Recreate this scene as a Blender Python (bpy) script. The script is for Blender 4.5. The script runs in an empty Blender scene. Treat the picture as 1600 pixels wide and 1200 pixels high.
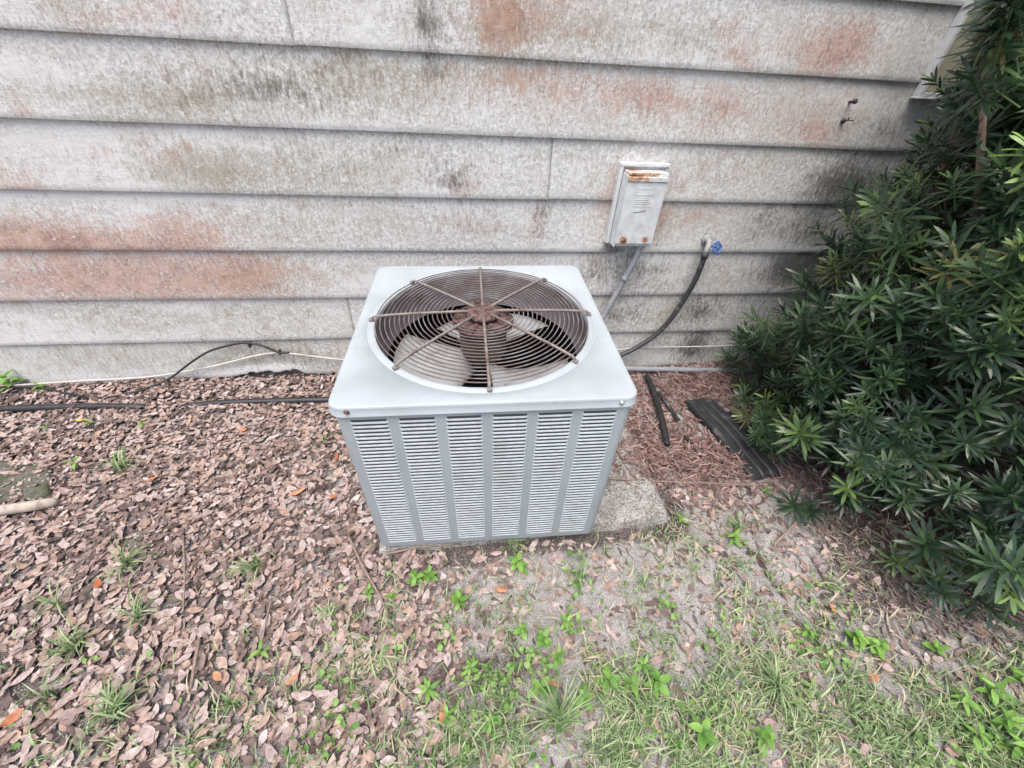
import bpy, math, random
import numpy as np
from mathutils import Vector, Matrix, Euler, Quaternion

random.seed(7); rng = np.random.default_rng(7)
SC = bpy.context.scene
COL = SC.collection
PI = math.pi

# ------------------------------------------------------------------ camera
CAM = np.array([-0.03915, -1.76231, 1.34191]); PITCH, YAW, ROLL, FPX = 0.68584, 0.15483, 0.06292, 632.647
_f = np.array([math.sin(YAW)*math.cos(PITCH), math.cos(YAW)*math.cos(PITCH), -math.sin(PITCH)])
_r = np.array([math.cos(YAW), -math.sin(YAW), 0.0]); _u = np.cross(_r, _f)
CR = _r*math.cos(ROLL)+_u*math.sin(ROLL); CU = -_r*math.sin(ROLL)+_u*math.cos(ROLL); CF = _f
cd = bpy.data.cameras.new('camera'); cam = bpy.data.objects.new('camera', cd); COL.objects.link(cam)
cd.sensor_fit = 'HORIZONTAL'; cd.sensor_width = 36.0; cd.lens = FPX/1600*36.0
cd.clip_start = 0.02; cd.clip_end = 500
cam.matrix_world = Matrix(((CR[0], CU[0], -CF[0], CAM[0]), (CR[1], CU[1], -CF[1], CAM[1]), (CR[2], CU[2], -CF[2], CAM[2]), (0, 0, 0, 1)))
SC.camera = cam

# ------------------------------------------------------------------ sky, sun, exposure (bright overcast shade)
SUN_EL, SUN_AZ = math.radians(70), math.radians(205)      # azimuth clockwise from +Y
wd = bpy.data.worlds.new('World'); SC.world = wd; wd.use_nodes = True
wn = wd.node_tree; bgn = wn.nodes['Background']
sky = wn.nodes.new('ShaderNodeTexSky'); sky.sky_type = 'NISHITA'; sky.sun_disc = False
sky.sun_elevation = SUN_EL; sky.sun_rotation = SUN_AZ; sky.air_density = 1.0; sky.dust_density = 5.0; sky.ozone_density = 1.0
wn.links.new(sky.outputs[0], bgn.inputs[0]); bgn.inputs[1].default_value = 0.12
sl = bpy.data.lights.new('sun', 'SUN'); so = bpy.data.objects.new('sun', sl); COL.objects.link(so)
sl.energy = 1.25; sl.angle = math.radians(50); sl.color = (1.0, 0.965, 0.92)
sd = Vector((math.sin(SUN_AZ)*math.cos(SUN_EL), math.cos(SUN_AZ)*math.cos(SUN_EL), math.sin(SUN_EL)))
so.rotation_euler = sd.to_track_quat('Z', 'Y').to_euler(); so.location = sd*8
SC.view_settings.view_transform = 'Standard'; SC.view_settings.look = 'None'
SC.cycles.max_bounces = 6; SC.cycles.diffuse_bounces = 3; SC.cycles.glossy_bounces = 2
SC.view_settings.exposure = 1.0; SC.view_settings.gamma = 1.0; SC.view_settings.use_curve_mapping = False

# ------------------------------------------------------------------ picture point -> place
def ray(u, v): return (u-800)/FPX*CR-(v-600)/FPX*CU+CF
def onY(u, v, y=0.0):
    d = ray(u, v); return CAM+(y-CAM[1])/d[1]*d
def G(u, v, z=0.0):
    d = ray(u, v); return CAM+(z-CAM[2])/d[2]*d

# ------------------------------------------------------------------ object helpers
def tag(o, label=None, cat=None, group=None, kind=None):
    if label: o['label'] = label
    if cat: o['category'] = cat
    if group: o['group'] = group
    if kind: o['kind'] = kind
    return o
def empty(name, loc=(0, 0, 0), rot=(0, 0, 0)):
    o = bpy.data.objects.new(name, None); COL.objects.link(o); o.location = loc; o.rotation_euler = rot
    o.empty_display_size = 0.05
    return o
def link(name, me, parent=None, mat=None):
    o = bpy.data.objects.new(name, me); COL.objects.link(o)
    if mat is not None and not me.materials: me.materials.append(mat)
    if parent: o.parent = parent
    return o
class MB:
    def __init__(s): s.v = []; s.f = []
    def add(s, vs, fs):
        k = len(s.v); s.v += [tuple(p) for p in vs]; s.f += [tuple(i+k for i in f) for f in fs]; return s
    def box(s, x0, x1, y0, y1, z0, z1, M=None):
        P = [(x0, y0, z0), (x1, y0, z0), (x1, y1, z0), (x0, y1, z0), (x0, y0, z1), (x1, y0, z1), (x1, y1, z1), (x0, y1, z1)]
        if M is not None: P = [M @ Vector(p) for p in P]
        return s.add(P, [(0, 3, 2, 1), (4, 5, 6, 7), (0, 1, 5, 4), (1, 2, 6, 5), (2, 3, 7, 6), (3, 0, 4, 7)])
    def tube(s, pts, r, n=10, cap=True):
        pts = [Vector(p) for p in pts]; m = len(pts); rs = r if isinstance(r, (list, tuple)) else [r]*m
        vs = []; ref = None
        for i, p in enumerate(pts):
            t = (pts[min(i+1, m-1)]-pts[max(i-1, 0)]).normalized()
            if ref is None:
                ref = Vector((0, 0, 1)) if abs(t.z) < .9 else Vector((1, 0, 0))
            a = (ref-t*ref.dot(t)).normalized(); b = t.cross(a); ref = a
            for k in range(n):
                q = 2*PI*k/n; vs.append(p+(a*math.cos(q)+b*math.sin(q))*rs[i])
        fs = [(i*n+k, i*n+(k+1) % n, (i+1)*n+(k+1) % n, (i+1)*n+k) for i in range(m-1) for k in range(n)]
        if cap: fs += [tuple(range(n-1, -1, -1)), tuple((m-1)*n+k for k in range(n))]
        return s.add(vs, fs)
    def lathe(s, prof, n=32, M=None, close=False):
        vs = []
        for k in range(n):
            q = 2*PI*k/n
            for r, z in prof: vs.append(Vector((r*math.cos(q), r*math.sin(q), z)))
        if M is not None: vs = [M @ p for p in vs]
        m = len(prof); fs = []
        for k in range(n):
            k2 = (k+1) % n
            for i in range(m-1 if not close else m):
                j = (i+1) % m
                fs.append((k*m+i, k2*m+i, k2*m+j, k*m+j))
        return s.add(vs, fs)
    def mesh(s, name, mat=None, smooth=False, bevel=0):
        me = bpy.data.meshes.new(name); me.from_pydata(s.v, [], s.f); me.update()
        if mat: me.materials.append(mat)
        if smooth: me.shade_smooth()
        return me
    def build(s, name, mat, parent=None, smooth=False, bevel=0.0, seg=2):
        o = link(name, s.mesh(name, mat, smooth), parent)
        if bevel:
            b = o.modifiers.new('bevel', 'BEVEL'); b.width = bevel; b.segments = seg; b.limit_method = 'ANGLE'; b.angle_limit = math.radians(40)
        return o
def smooth_path(P, n=10):
    P = [Vector(p) for p in P]; out = []
    for i in range(len(P)-1):
        a = P[max(i-1, 0)]; b = P[i]; c = P[i+1]; d = P[min(i+2, len(P)-1)]
        for k in range(n):
            t = k/n
            out.append(.5*((2*b)+(c-a)*t+(2*a-5*b+4*c-d)*t*t+(3*b-a-3*c+d)*t**3))
    out.append(P[-1]); return out
def bulk(name, V, F4, mat, attrs=None, smooth=False, F3=None):
    """numpy vertices (n,3) + quads (m,4) -> mesh"""
    me = bpy.data.meshes.new(name); nq = len(F4)
    me.vertices.add(len(V)); me.vertices.foreach_set('co', np.asarray(V, np.float32).ravel())
    me.loops.add(nq*4); me.loops.foreach_set('vertex_index', np.asarray(F4, np.int32).ravel())
    me.polygons.add(nq); me.polygons.foreach_set('loop_start', np.arange(0, nq*4, 4, dtype=np.int32))
    me.update(calc_edges=True); me.validate()
    for k, a in (attrs or {}).items():
        at = me.attributes.new(k, 'FLOAT', 'POINT'); at.data.foreach_set('value', np.asarray(a, np.float32))
    if mat: me.materials.append(mat)
    if smooth: me.shade_smooth()
    return me
def euler_mats(rx, ry, rz):
    cx, sx, cy, sy, cz, sz = np.cos(rx), np.sin(rx), np.cos(ry), np.sin(ry), np.cos(rz), np.sin(rz)
    M = np.empty((len(rx), 3, 3))
    M[:, 0, 0] = cz*cy; M[:, 0, 1] = cz*sy*sx-sz*cx; M[:, 0, 2] = cz*sy*cx+sz*sx
    M[:, 1, 0] = sz*cy; M[:, 1, 1] = sz*sy*sx+cz*cx; M[:, 1, 2] = sz*sy*cx-cz*sx
    M[:, 2, 0] = -sy; M[:, 2, 1] = cy*sx; M[:, 2, 2] = cy*cx
    return M
def scatter(name, variants, vid, R, S, T, mat, rnd, extra=None, smooth=False):
    """join many placed copies of small quad meshes (V,F[,attr dict]) into one mesh"""
    Vs, Fs, As, ex, k = [], [], [], [], 0
    for q in range(len(variants)):
        idx = np.nonzero(vid == q)[0]
        if not len(idx): continue
        V, F = variants[q][0], variants[q][1]; n = len(V)
        P = np.einsum('kij,nj->kni', R[idx], V)*S[idx][:, None, None]+T[idx][:, None, :]
        Vs.append(P.reshape(-1, 3))
        Fs.append((F[None]+(np.arange(len(idx))*n)[:, None, None]).reshape(-1, 4)+k); k += n*len(idx)
        As.append(np.repeat(rnd[idx], n))
        if extra: ex.append(np.tile(variants[q][2], len(idx)))
    at = {'rnd': np.concatenate(As)}
    if extra: at[extra] = np.concatenate(ex)
    return bulk(name, np.concatenate(Vs), np.concatenate(Fs), mat, at, smooth)
def vnoise(x, y, seed=0):
    """smooth value noise on arrays"""
    xi, yi = np.floor(x).astype(int), np.floor(y).astype(int); fx, fy = x-xi, y-yi
    fx = fx*fx*(3-2*fx); fy = fy*fy*(3-2*fy)
    def h(a, b):
        n = np.sin(a*127.1+b*311.7+seed*74.7)*43758.5453; return n-np.floor(n)
    return (h(xi, yi)*(1-fx)+h(xi+1, yi)*fx)*(1-fy)+(h(xi, yi+1)*(1-fx)+h(xi+1, yi+1)*fx)*fy
def sstep(a, b, x):
    t = np.clip((x-a)/(b-a), 0, 1); return t*t*(3-2*t)

# ------------------------------------------------------------------ material helpers
class NT:
    def __init__(s, name):
        s.m = bpy.data.materials.new(name); s.m.use_nodes = True; s.t = s.m.node_tree
        s.b = s.t.nodes['Principled BSDF']; s.out = s.t.nodes['Material Output']
    def n(s, typ, **kw):
        x = s.t.nodes.new('ShaderNode'+typ)
        for k, v in kw.items(): setattr(x, k, v)
        return x
    def set(s, inp, v):
        if isinstance(v, bpy.types.NodeSocket): s.t.links.new(v, inp)
        elif v is not None: inp.default_value = v
    def math(s, op, a, b=None, c=None, clamp=False):
        x = s.n('Math', operation=op, use_clamp=clamp)
        for i, v in enumerate((a, b, c)):
            if v is not None: s.set(x.inputs[i], v)
        return x.outputs[0]
    def mix(s, f, a, b, typ='MIX'):
        x = s.n('Mix', data_type='RGBA', blend_type=typ); s.set(x.inputs[0], f)
        for i, v in ((6, a), (7, b)):
            if isinstance(v, tuple) and len(v) == 3: v = (*v, 1)
            s.set(x.inputs[i], v)
        return x.outputs[2]
    def rng(s, v, a, b, c=0.0, d=1.0, smooth=True):
        x = s.n('MapRange'); x.interpolation_type = 'SMOOTHSTEP' if smooth else 'LINEAR'
        for i, q in enumerate((v, a, b, c, d)): s.set(x.inputs[i], q)
        return x.outputs[0]
    def pos(s): return s.n('NewGeometry').outputs['Position']
    def obj(s): return s.n('TexCoord').outputs['Object']
    def scale(s, vec, sc):
        x = s.n('VectorMath', operation='MULTIPLY'); s.set(x.inputs[0], vec); x.inputs[1].default_value = sc; return x.outputs[0]
    def noise(s, vec, sc, det=4, rough=.55, dist=0):
        x = s.n('TexNoise'); s.set(x.inputs['Vector'], vec); x.inputs['Scale'].default_value = sc
        x.inputs['Detail'].default_value = det; x.inputs['Roughness'].default_value = rough; x.inputs['Distortion'].default_value = dist
        return x.outputs[0]
    def voro(s, vec, sc, feat='F1'):
        x = s.n('TexVoronoi', feature=feat); s.set(x.inputs['Vector'], vec); x.inputs['Scale'].default_value = sc; return x
    def ramp(s, f, stops):
        x = s.n('ValToRGB'); s.set(x.inputs[0], f); e = x.color_ramp.elements
        while len(e) < len(stops): e.new(.5)
        for q, (p, c) in zip(e, stops): q.position = p; q.color = (*c, 1)
        return x.outputs[0]
    def attr(s, name): return s.n('Attribute', attribute_name=name).outputs['Fac']
    def bump(s, h, st=.3, dist=.01, prev=None):
        x = s.n('Bump'); x.inputs['Strength'].default_value = st; x.inputs['Distance'].default_value = dist; s.set(x.inputs['Height'], h)
        if prev is not None: s.set(x.inputs['Normal'], prev)
        return x.outputs[0]
    def done(s, col, rough=.6, normal=None, metal=0, spec=None):
        if isinstance(col, tuple): col = (*col, 1)
        s.set(s.b.inputs['Base Color'], col); s.set(s.b.inputs['Roughness'], rough); s.set(s.b.inputs['Metallic'], metal)
        if normal is not None: s.set(s.b.inputs['Normal'], normal)
        if spec is not None: s.b.inputs['Specular IOR Level'].default_value = spec
        return s.m
M = {}
def simple(name, col, rough=.6, var=.15, sc=40, bump=.1, metal=0, spec=None, dirt=None, dirt_sc=9, dirt_lo=.5, dirt_hi=.7):
    t = NT(name); p = t.obj(); a = t.noise(p, sc, 5)
    k = t.rng(a, .25, .75, 1-var, 1+var, False)
    c = t.mix(1.0, (*col, 1), k, 'MULTIPLY')
    if dirt: c = t.mix(t.rng(t.noise(p, dirt_sc, 6, .65), dirt_lo, dirt_hi), c, (*dirt, 1))
    return t.done(c, rough, t.bump(a, bump, .002) if bump else None, metal, spec)

# siding: off-white paint, red algae, olive and black mildew, lichen dots; attributes hold where each growth sits; dark also holds painted shade at laps and shrub
t = NT('weathered_siding_paint'); P = t.pos()
ar, ao, ad, aw = t.attr('rust'), t.attr('olive'), t.attr('dark'), t.attr('peel')
fine = t.noise(t.scale(P, (1, 1, .8)), 150, 4, .7); mid = t.noise(P, 75, 5, .72, .4); big = t.noise(P, 4.5, 5, .6); patch = t.noise(t.scale(P, (1, 1, 1.3)), 13, 6, .68, .5)
slant = t.n('Mapping'); t.set(slant.inputs[0], P); slant.inputs['Rotation'].default_value = (0, math.radians(-32), 0); slant.inputs['Scale'].default_value = (3.0, 1, .75)
streak = t.noise(slant.outputs[0], 30, 5, .68); grain = t.noise(t.scale(P, (5, 1, 120)), 3.2, 5, .7, .3)
paint = t.mix(t.rng(mid, .36, .64), (.745, .75, .74), (.49, .486, .472))
paint = t.mix(t.rng(fine, .52, .70, 0, .75), paint, (.25, .24, .225))
paint = t.mix(t.rng(big, .40, .68, 0, .40), paint, (.49, .468, .425))
paint = t.mix(t.rng(patch, .52, .75, 0, .45), paint, (.42, .40, .365))
paint = t.mix(t.rng(grain, .56, .70, 0, .30), paint, (.28, .27, .26))
cl = t.noise(t.scale(P, (.55, 1, 1.6)), 2.6, 5, .62); left = t.n('SeparateXYZ'); t.set(left.inputs[0], P)
clean = t.rng(t.math('ADD', cl, t.rng(left.outputs[0], -.7, -1.6, 0, .10)), .52, .64, 0, .8)
paint = t.mix(clean, paint, t.mix(t.rng(grain, .45, .7), (.72, .728, .725), (.60, .605, .60)))
def growth(att, nz, amp, lo, hi): return t.rng(t.math('MULTIPLY_ADD', t.math('SUBTRACT', nz, .5), amp, att), lo, hi)
def avg(*p):
    o = None
    for v, w in p:
        q = t.math('MULTIPLY', v, w); o = q if o is None else t.math('ADD', o, q)
    return o
nmix = avg((fine, .28), (streak, .42), (patch, .30))
thru = t.rng(avg((mid, .5), (fine, .5)), .34, .60, .62, 1.0)
c = t.mix(t.math('MULTIPLY', t.math('MULTIPLY', growth(ao, nmix, 4.6, .15, 1.45), .82), thru), paint, t.mix(mid, (.19, .16, .095), (.36, .32, .24)))
c = t.mix(t.math('MULTIPLY', t.math('MULTIPLY', growth(ar, nmix, 5.6, .1, 1.8), .90), thru), c, t.mix(t.rng(patch, .35, .65), (.29, .145, .095), (.50, .325, .25)))
c = t.mix(t.math('MULTIPLY', growth(ad, avg((streak, .5), (mid, .2), (patch, .3)), 4.2, .2, 1.5), .86), c, (.075, .075, .07))
c = t.mix(growth(aw, mid, 2.2, .45, .62), c, (.80, .80, .78))
vo = t.voro(P, 42); sep = t.n('SeparateColor'); t.set(sep.inputs[0], vo.outputs['Color'])
spot = t.math('MULTIPLY', t.rng(t.math('ADD', vo.outputs['Distance'], t.math('MULTIPLY', fine, .2)), .22, .34, 1, 0), t.math('GREATER_THAN', sep.outputs[0], .90))
c = t.mix(t.math('MULTIPLY', spot, .75), c, (.70, .72, .70))
h = avg((grain, .6), (fine, .7), (mid, .6))
M['siding'] = t.done(c, .75, t.bump(h, .55, .003), spec=.25)
M['sheathing'] = simple('dark_sheathing', (.035, .032, .03), .9)
M['foundation'] = simple('foundation_concrete', (.16, .15, .145), .9, .25, 30, .4)

# air conditioner
t = NT('pale_grey_enamel'); P = t.obj()
a = t.noise(P, 90, 4); b = t.noise(t.scale(P, (1, 1, .5)), 6, 5, .6); d = t.noise(P, 260, 3, .7)
c = t.mix(t.rng(b, .35, .75), (.405, .455, .49), (.35, .392, .415))
c = t.mix(t.rng(t.math('MULTIPLY_ADD', b, .35, d), .80, .90, 0, .6), c, (.30, .30, .27))
c = t.mix(t.rng(t.noise(P, 30, 6, .78), .57, .70, 0, .45), c, (.33, .34, .32))
M['enamel'] = t.done(c, .42, t.bump(a, .06, .001), spec=.4)
t = NT('grimy_louver_enamel'); P = t.pos()
g1 = t.noise(t.scale(P, (1, 1, .8)), 11, 4, .6); g2 = t.noise(P, 70, 3)
att = t.attr('grime')
c = t.mix(t.rng(g2, .3, .7), (.58, .635, .675), (.48, .53, .565))
c = t.mix(t.rng(g1, .5, .8, 0, .5), c, (.33, .34, .31))
M['louver'] = t.done(c, .45, spec=.4)
M['rust'] = simple('rusty_steel', (.15, .085, .075), .75, .4, 120, .9, dirt=(.045, .03, .028), dirt_sc=85, dirt_lo=.42, dirt_hi=.60)
M['wire'] = simple('rusty_guard_wire', (.125, .092, .088), .55, .3, 60, .2, dirt=(.22, .20, .195), dirt_sc=12, dirt_lo=.45, dirt_hi=.65)
M['spoke'] = simple('worn_guard_spoke', (.22, .19, .175), .55, .3, 60, .2, dirt=(.12, .075, .06), dirt_sc=14, dirt_lo=.5, dirt_hi=.7)
M['shroud'] = simple('dull_violet_grey_sheet', (.15, .135, .145), .7, .25, 20, .15, dirt=(.08, .06, .058), dirt_sc=12)
M['blade'] = simple('dusty_fan_blade', (.40, .41, .42), .6, .15, 25, .1, dirt=(.20, .185, .18), dirt_sc=16, dirt_lo=.52, dirt_hi=.72)
M['motor'] = simple('brown_motor_paint', (.11, .080, .055), .55, .25, 30, .1, dirt=(.09, .05, .04), dirt_sc=15)
M['coil'] = simple('dark_coil', (.02, .02, .02), .8)
M['slot'] = simple('shaded_louver_slot', (.06, .065, .075), .8)
M['screw'] = simple('bright_screw', (.55, .55, .55), .35, .1, 60, 0, metal=.7)
M['rust_screw'] = simple('rusty_screw', (.12, .07, .055), .7)
t = NT('weathered_concrete'); P = t.pos(); a = t.noise(P, 130, 4, .75); b = t.noise(P, 17, 6, .7); vo = t.voro(P, 95)
c = t.mix(t.rng(b, .35, .65), (.47, .455, .43), (.25, .235, .205)); c = t.mix(t.rng(a, .50, .64, 0, .8), c, (.62, .60, .57)); c = t.mix(t.rng(a, .47, .38, 0, .85), c, (.07, .065, .055))
c = t.mix(t.math('MULTIPLY', t.rng(vo.outputs['Distance'], .18, .28, 1, 0), .5), c, (.56, .54, .51))
M['concrete'] = t.done(c, .95, t.bump(t.math('ADD', a, b), 1.0, .008), spec=.15)
# wall fittings
t = NT('flaking_white_box_paint'); P = t.obj(); a = t.noise(P, 28, 5, .65); ru = t.attr('rust')
c = t.mix(t.rng(a, .3, .7), (.70, .74, .76), (.56, .58, .58))
rf = t.math('MULTIPLY_ADD', t.math('SUBTRACT', a, .5), 1.9, ru)
c = t.mix(t.rng(rf, .35, .6), c, (.55, .36, .24)); c = t.mix(t.rng(rf, .62, .85), c, (.16, .06, .045))
M['boxpaint'] = t.done(c, .55, t.bump(a, .15, .002), spec=.3)
M['boxdark'] = simple('box_shadow_seam', (.05, .05, .05), .8)
M['conduit'] = simple('grey_pvc', (.27, .29, .32), .5, .2, 30, .05, dirt=(.36, .36, .36), dirt_sc=14)
M['hose'] = simple('dusty_black_hose', (.045, .048, .055), .5, .3, 40, .1, dirt=(.22, .22, .23), dirt_sc=18, dirt_lo=.5, dirt_hi=.75)
M['black'] = simple('black_poly_pipe', (.022, .023, .026), .45, .3, 40, .1, dirt=(.12, .11, .11), dirt_sc=14, dirt_lo=.55, dirt_hi=.8)
M['whitecable'] = simple('white_cable', (.54, .53, .50), .5, .2, 30, .05, dirt=(.35, .33, .30), dirt_sc=9)
M['brass'] = simple('painted_spigot', (.36, .36, .36), .5, .25, 60, .2, dirt=(.10, .10, .10), dirt_sc=30, dirt_lo=.55, dirt_hi=.62)
M['blue'] = simple('blue_handle_paint', (.075, .14, .36), .45, .3, 60, .1, dirt=(.35, .38, .42), dirt_sc=50, dirt_lo=.6, dirt_hi=.7)
M['window'] = simple('window_aluminium', (.62, .63, .64), .45, .1, 30, .05)
M['cream'] = simple('cream_sash', (.42, .40, .29), .5, .1, 8, .05)
t = NT('dark_window_glass'); M['glass'] = t.done((.015, .018, .02), .05, spec=.6)
# ground and plants
t = NT('sandy_soil'); P = t.pos()
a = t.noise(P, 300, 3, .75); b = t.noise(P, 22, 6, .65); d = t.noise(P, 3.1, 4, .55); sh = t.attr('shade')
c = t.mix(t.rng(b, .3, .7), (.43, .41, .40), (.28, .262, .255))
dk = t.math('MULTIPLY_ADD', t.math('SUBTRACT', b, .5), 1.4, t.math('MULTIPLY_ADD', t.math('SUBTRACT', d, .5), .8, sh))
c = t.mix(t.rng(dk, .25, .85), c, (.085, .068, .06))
c = t.mix(t.rng(a, .53, .64, 0, .85), c, (.60, .585, .575)); c = t.mix(t.rng(a, .47, .36, 0, .85), c, (.11, .095, .09))
M['soil'] = t.done(c, .95, t.bump(t.math('ADD', a, b), .8, .006), spec=.15)
def leafmat(name, stops, rough=.6, vein=.25, use_obj=True, spec=.3, transl=0.0, sc=60, solo=False):
    t = NT(name); r = t.attr('rnd')
    if solo: r = t.math('MULTIPLY_ADD', t.n('ObjectInfo').outputs['Random'], .14, r)
    elif use_obj:
        oi = t.n('ObjectInfo').outputs['Random']; r = t.math('FRACT', t.math('ADD', r, oi))
    c = t.ramp(r, stops); nz = t.noise(t.obj(), sc, 4)
    c = t.mix(1.0, c, t.rng(nz, .3, .7, 1-vein, 1+vein, False), 'MULTIPLY')
    if name == 'dry_leaf': c = t.mix(t.rng(t.noise(t.obj(), 190, 4, .7), .52, .70, 0, .6), c, (.10, .065, .055))
    m = t.done(c, rough, None, spec=spec)
    if transl:
        tr = t.n('BsdfTranslucent'); t.set(tr.inputs[0], c); mx = t.n('MixShader'); mx.inputs[0].default_value = transl
        t.t.links.new(t.b.outputs[0], mx.inputs[1]); t.t.links.new(tr.outputs[0], mx.inputs[2]); t.t.links.new(mx.outputs[0], t.out.inputs[0])
    return m
M['litter'] = leafmat('dry_leaf', [(0, (.075, .055, .05)), (.2, (.20, .145, .13)), (.42, (.34, .26, .24)), (.62, (.44, .355, .335)), (.78, (.36, .255, .20)), (.88, (.28, .20, .175)), (1, (.47, .41, .39))], .6, .3)
M['litter_solo'] = leafmat('dry_leaf', [(0, (.075, .055, .05)), (.2, (.20, .145, .13)), (.42, (.34, .26, .24)), (.62, (.44, .355, .335)), (.78, (.36, .255, .20)), (.88, (.28, .20, .175)), (1, (.47, .41, .39))], .6, .3, solo=True)
M['orange'] = leafmat('orange_leaf', [(0, (.36, .12, .06)), (1, (.46, .23, .13))], .55, .3)
M['yellowleaf'] = leafmat('yellow_leaf', [(0, (.55, .38, .07)), (1, (.60, .42, .10))], .55, .3)
M['needle'] = leafmat('dead_needle', [(0, (.11, .065, .058)), (.4, (.225, .14, .125)), (.8, (.31, .20, .18)), (1, (.38, .29, .26))], .6, .2)
M['straw'] = leafmat('dry_straw', [(0, (.09, .07, .06)), (.4, (.17, .135, .115)), (.8, (.27, .215, .18)), (1, (.38, .33, .28))], .7, .2)
M['cover'] = leafmat('ground_cover_leaf', [(0, (.10, .20, .05)), (.5, (.20, .34, .10)), (1, (.32, .45, .17))], .5, .2, False, .3, .2)
M['grass'] = leafmat('grass_blade', [(0, (.10, .17, .06)), (.3, (.19, .30, .12)), (.55, (.31, .43, .21)), (.70, (.42, .50, .29)), (.80, (.48, .45, .30)), (1, (.56, .50, .37))], .5, .15, False, .35, .2)
M['weed'] = leafmat('weed_leaf', [(0, (.10, .22, .04)), (.5, (.16, .32, .06)), (1, (.25, .42, .10))], .45, .2, True, .35, .2)
M['stem'] = simple('weed_stem', (.16, .22, .07), .6)
M['twig'] = simple('dry_twig', (.26, .19, .155), .8, .35, 50, .4)
M['log'] = simple('bleached_branch', (.42, .36, .31), .8, .25, 30, .5, dirt=(.20, .15, .12), dirt_sc=20)
M['stone'] = simple('mossy_slab', (.12, .115, .095), .95, .45, 90, 1.0, dirt=(.065, .072, .04), dirt_sc=14, dirt_lo=.42, dirt_hi=.6)
M['pebble'] = leafmat('pale_pebble', [(0, (.24, .22, .20)), (1, (.50, .47, .44))], .8, .15)
M['plastic'] = simple('scuffed_black_plastic', (.028, .03, .034), .5, .35, 40, .3, dirt=(.17, .165, .165), dirt_sc=12, dirt_lo=.52, dirt_hi=.75)
M['pale_bark'] = simple('pale_shrub_bark', (.34, .25, .20), .9, .35, 40, .6)
M['bark'] = simple('shrub_bark', (.24, .17, .13), .9, .35, 40, .6)
t = NT('podocarpus_leaf'); r = t.attr('rnd'); tip = t.attr('tip'); oi = t.n('ObjectInfo').outputs['Random']
r2 = t.math('FRACT', t.math('ADD', r, oi))
c = t.ramp(r2, [(0, (.013, .033, .018)), (.45, (.024, .056, .027)), (.8, (.045, .092, .037)), (.93, (.085, .150, .05)), (1, (.13, .12, .05))])
c = t.mix(tip, c, (.22, .36, .09))
bk = t.n('NewGeometry').outputs['Backfacing']
c = t.mix(t.math('MULTIPLY', bk, .35), c, (.14, .20, .12))
M['podo'] = t.done(c, .33, None, spec=.5)

# ================================================================== GROUND
def soft_axis(lo, hi, step, far):
    inner = np.arange(lo, hi+step/2, step); k = np.geomspace(.05, far, 22)
    return np.concatenate([lo-k[::-1], inner, hi+k])
gx = soft_axis(-2.7, 2.7, .018, 70); gy = soft_axis(-2.3, .12, .018, 70)
XX, YY = np.meshgrid(gx, gy, indexing='ij')
def gz(x, y):
    x = np.asarray(x, float); y = np.asarray(y, float)
    fade = np.clip(1.2-np.hypot(x, y+1)/6, 0, 1)
    bank = .026*np.exp(-((y+1.10)/.10)**2)*sstep(-.55, -.3, x)*sstep(.95, .70, x)+.010*np.exp(-((x-.77)/.06)**2)*sstep(-1.12, -1.0, y)*sstep(-.2, -.4, y)
    return bank+fade*((vnoise(x*2.1, y*2.1, 1)-.5)*.022+(vnoise(x*9, y*9, 2)-.5)*.012+(vnoise(x*31, y*31, 3)-.5)*.005)-.004-.022*np.exp(-((y-.02)/.05)**2)*fade
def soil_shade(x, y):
    s = .60*sstep(.25, -.35, x+.25*(y+1))                             # darker soil under the leaf litter
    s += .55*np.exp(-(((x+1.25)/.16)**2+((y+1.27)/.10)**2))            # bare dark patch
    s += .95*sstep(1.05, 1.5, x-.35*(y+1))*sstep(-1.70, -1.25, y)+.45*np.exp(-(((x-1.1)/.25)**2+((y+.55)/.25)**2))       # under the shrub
    s += 1.15*np.exp(-((y+1.045)/.045)**2)*sstep(-.45, -.3, x)*sstep(.80, .68, x)+1.1*np.exp(-((x-.73)/.05)**2)*sstep(-1.12, -1.0, y)  # strip painted darker along the pad's front and right foot
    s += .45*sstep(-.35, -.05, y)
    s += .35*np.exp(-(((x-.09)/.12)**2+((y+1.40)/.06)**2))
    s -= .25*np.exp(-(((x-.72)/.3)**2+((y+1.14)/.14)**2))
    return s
NX, NY = len(gx), len(gy)
ii = (np.arange(NX-1)[:, None]*NY+np.arange(NY-1)[None]).ravel()
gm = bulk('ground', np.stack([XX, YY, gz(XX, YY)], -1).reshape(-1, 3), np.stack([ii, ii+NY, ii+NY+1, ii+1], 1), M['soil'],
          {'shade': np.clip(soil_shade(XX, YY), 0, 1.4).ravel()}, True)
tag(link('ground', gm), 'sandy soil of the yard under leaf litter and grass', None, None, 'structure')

# ================================================================== HOUSE WALL
LINES = [.21224, .43276, .65281, .87443, 1.09647, 1.32476]
house = empty('house_wall', (0, 0, 0)); tag(house, 'weathered off-white lap siding wall of the house with red and grey mildew', 'wall')
bottoms = [-.02]+LINES+[1.5466+.2215*k for k in range(6)]
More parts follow.
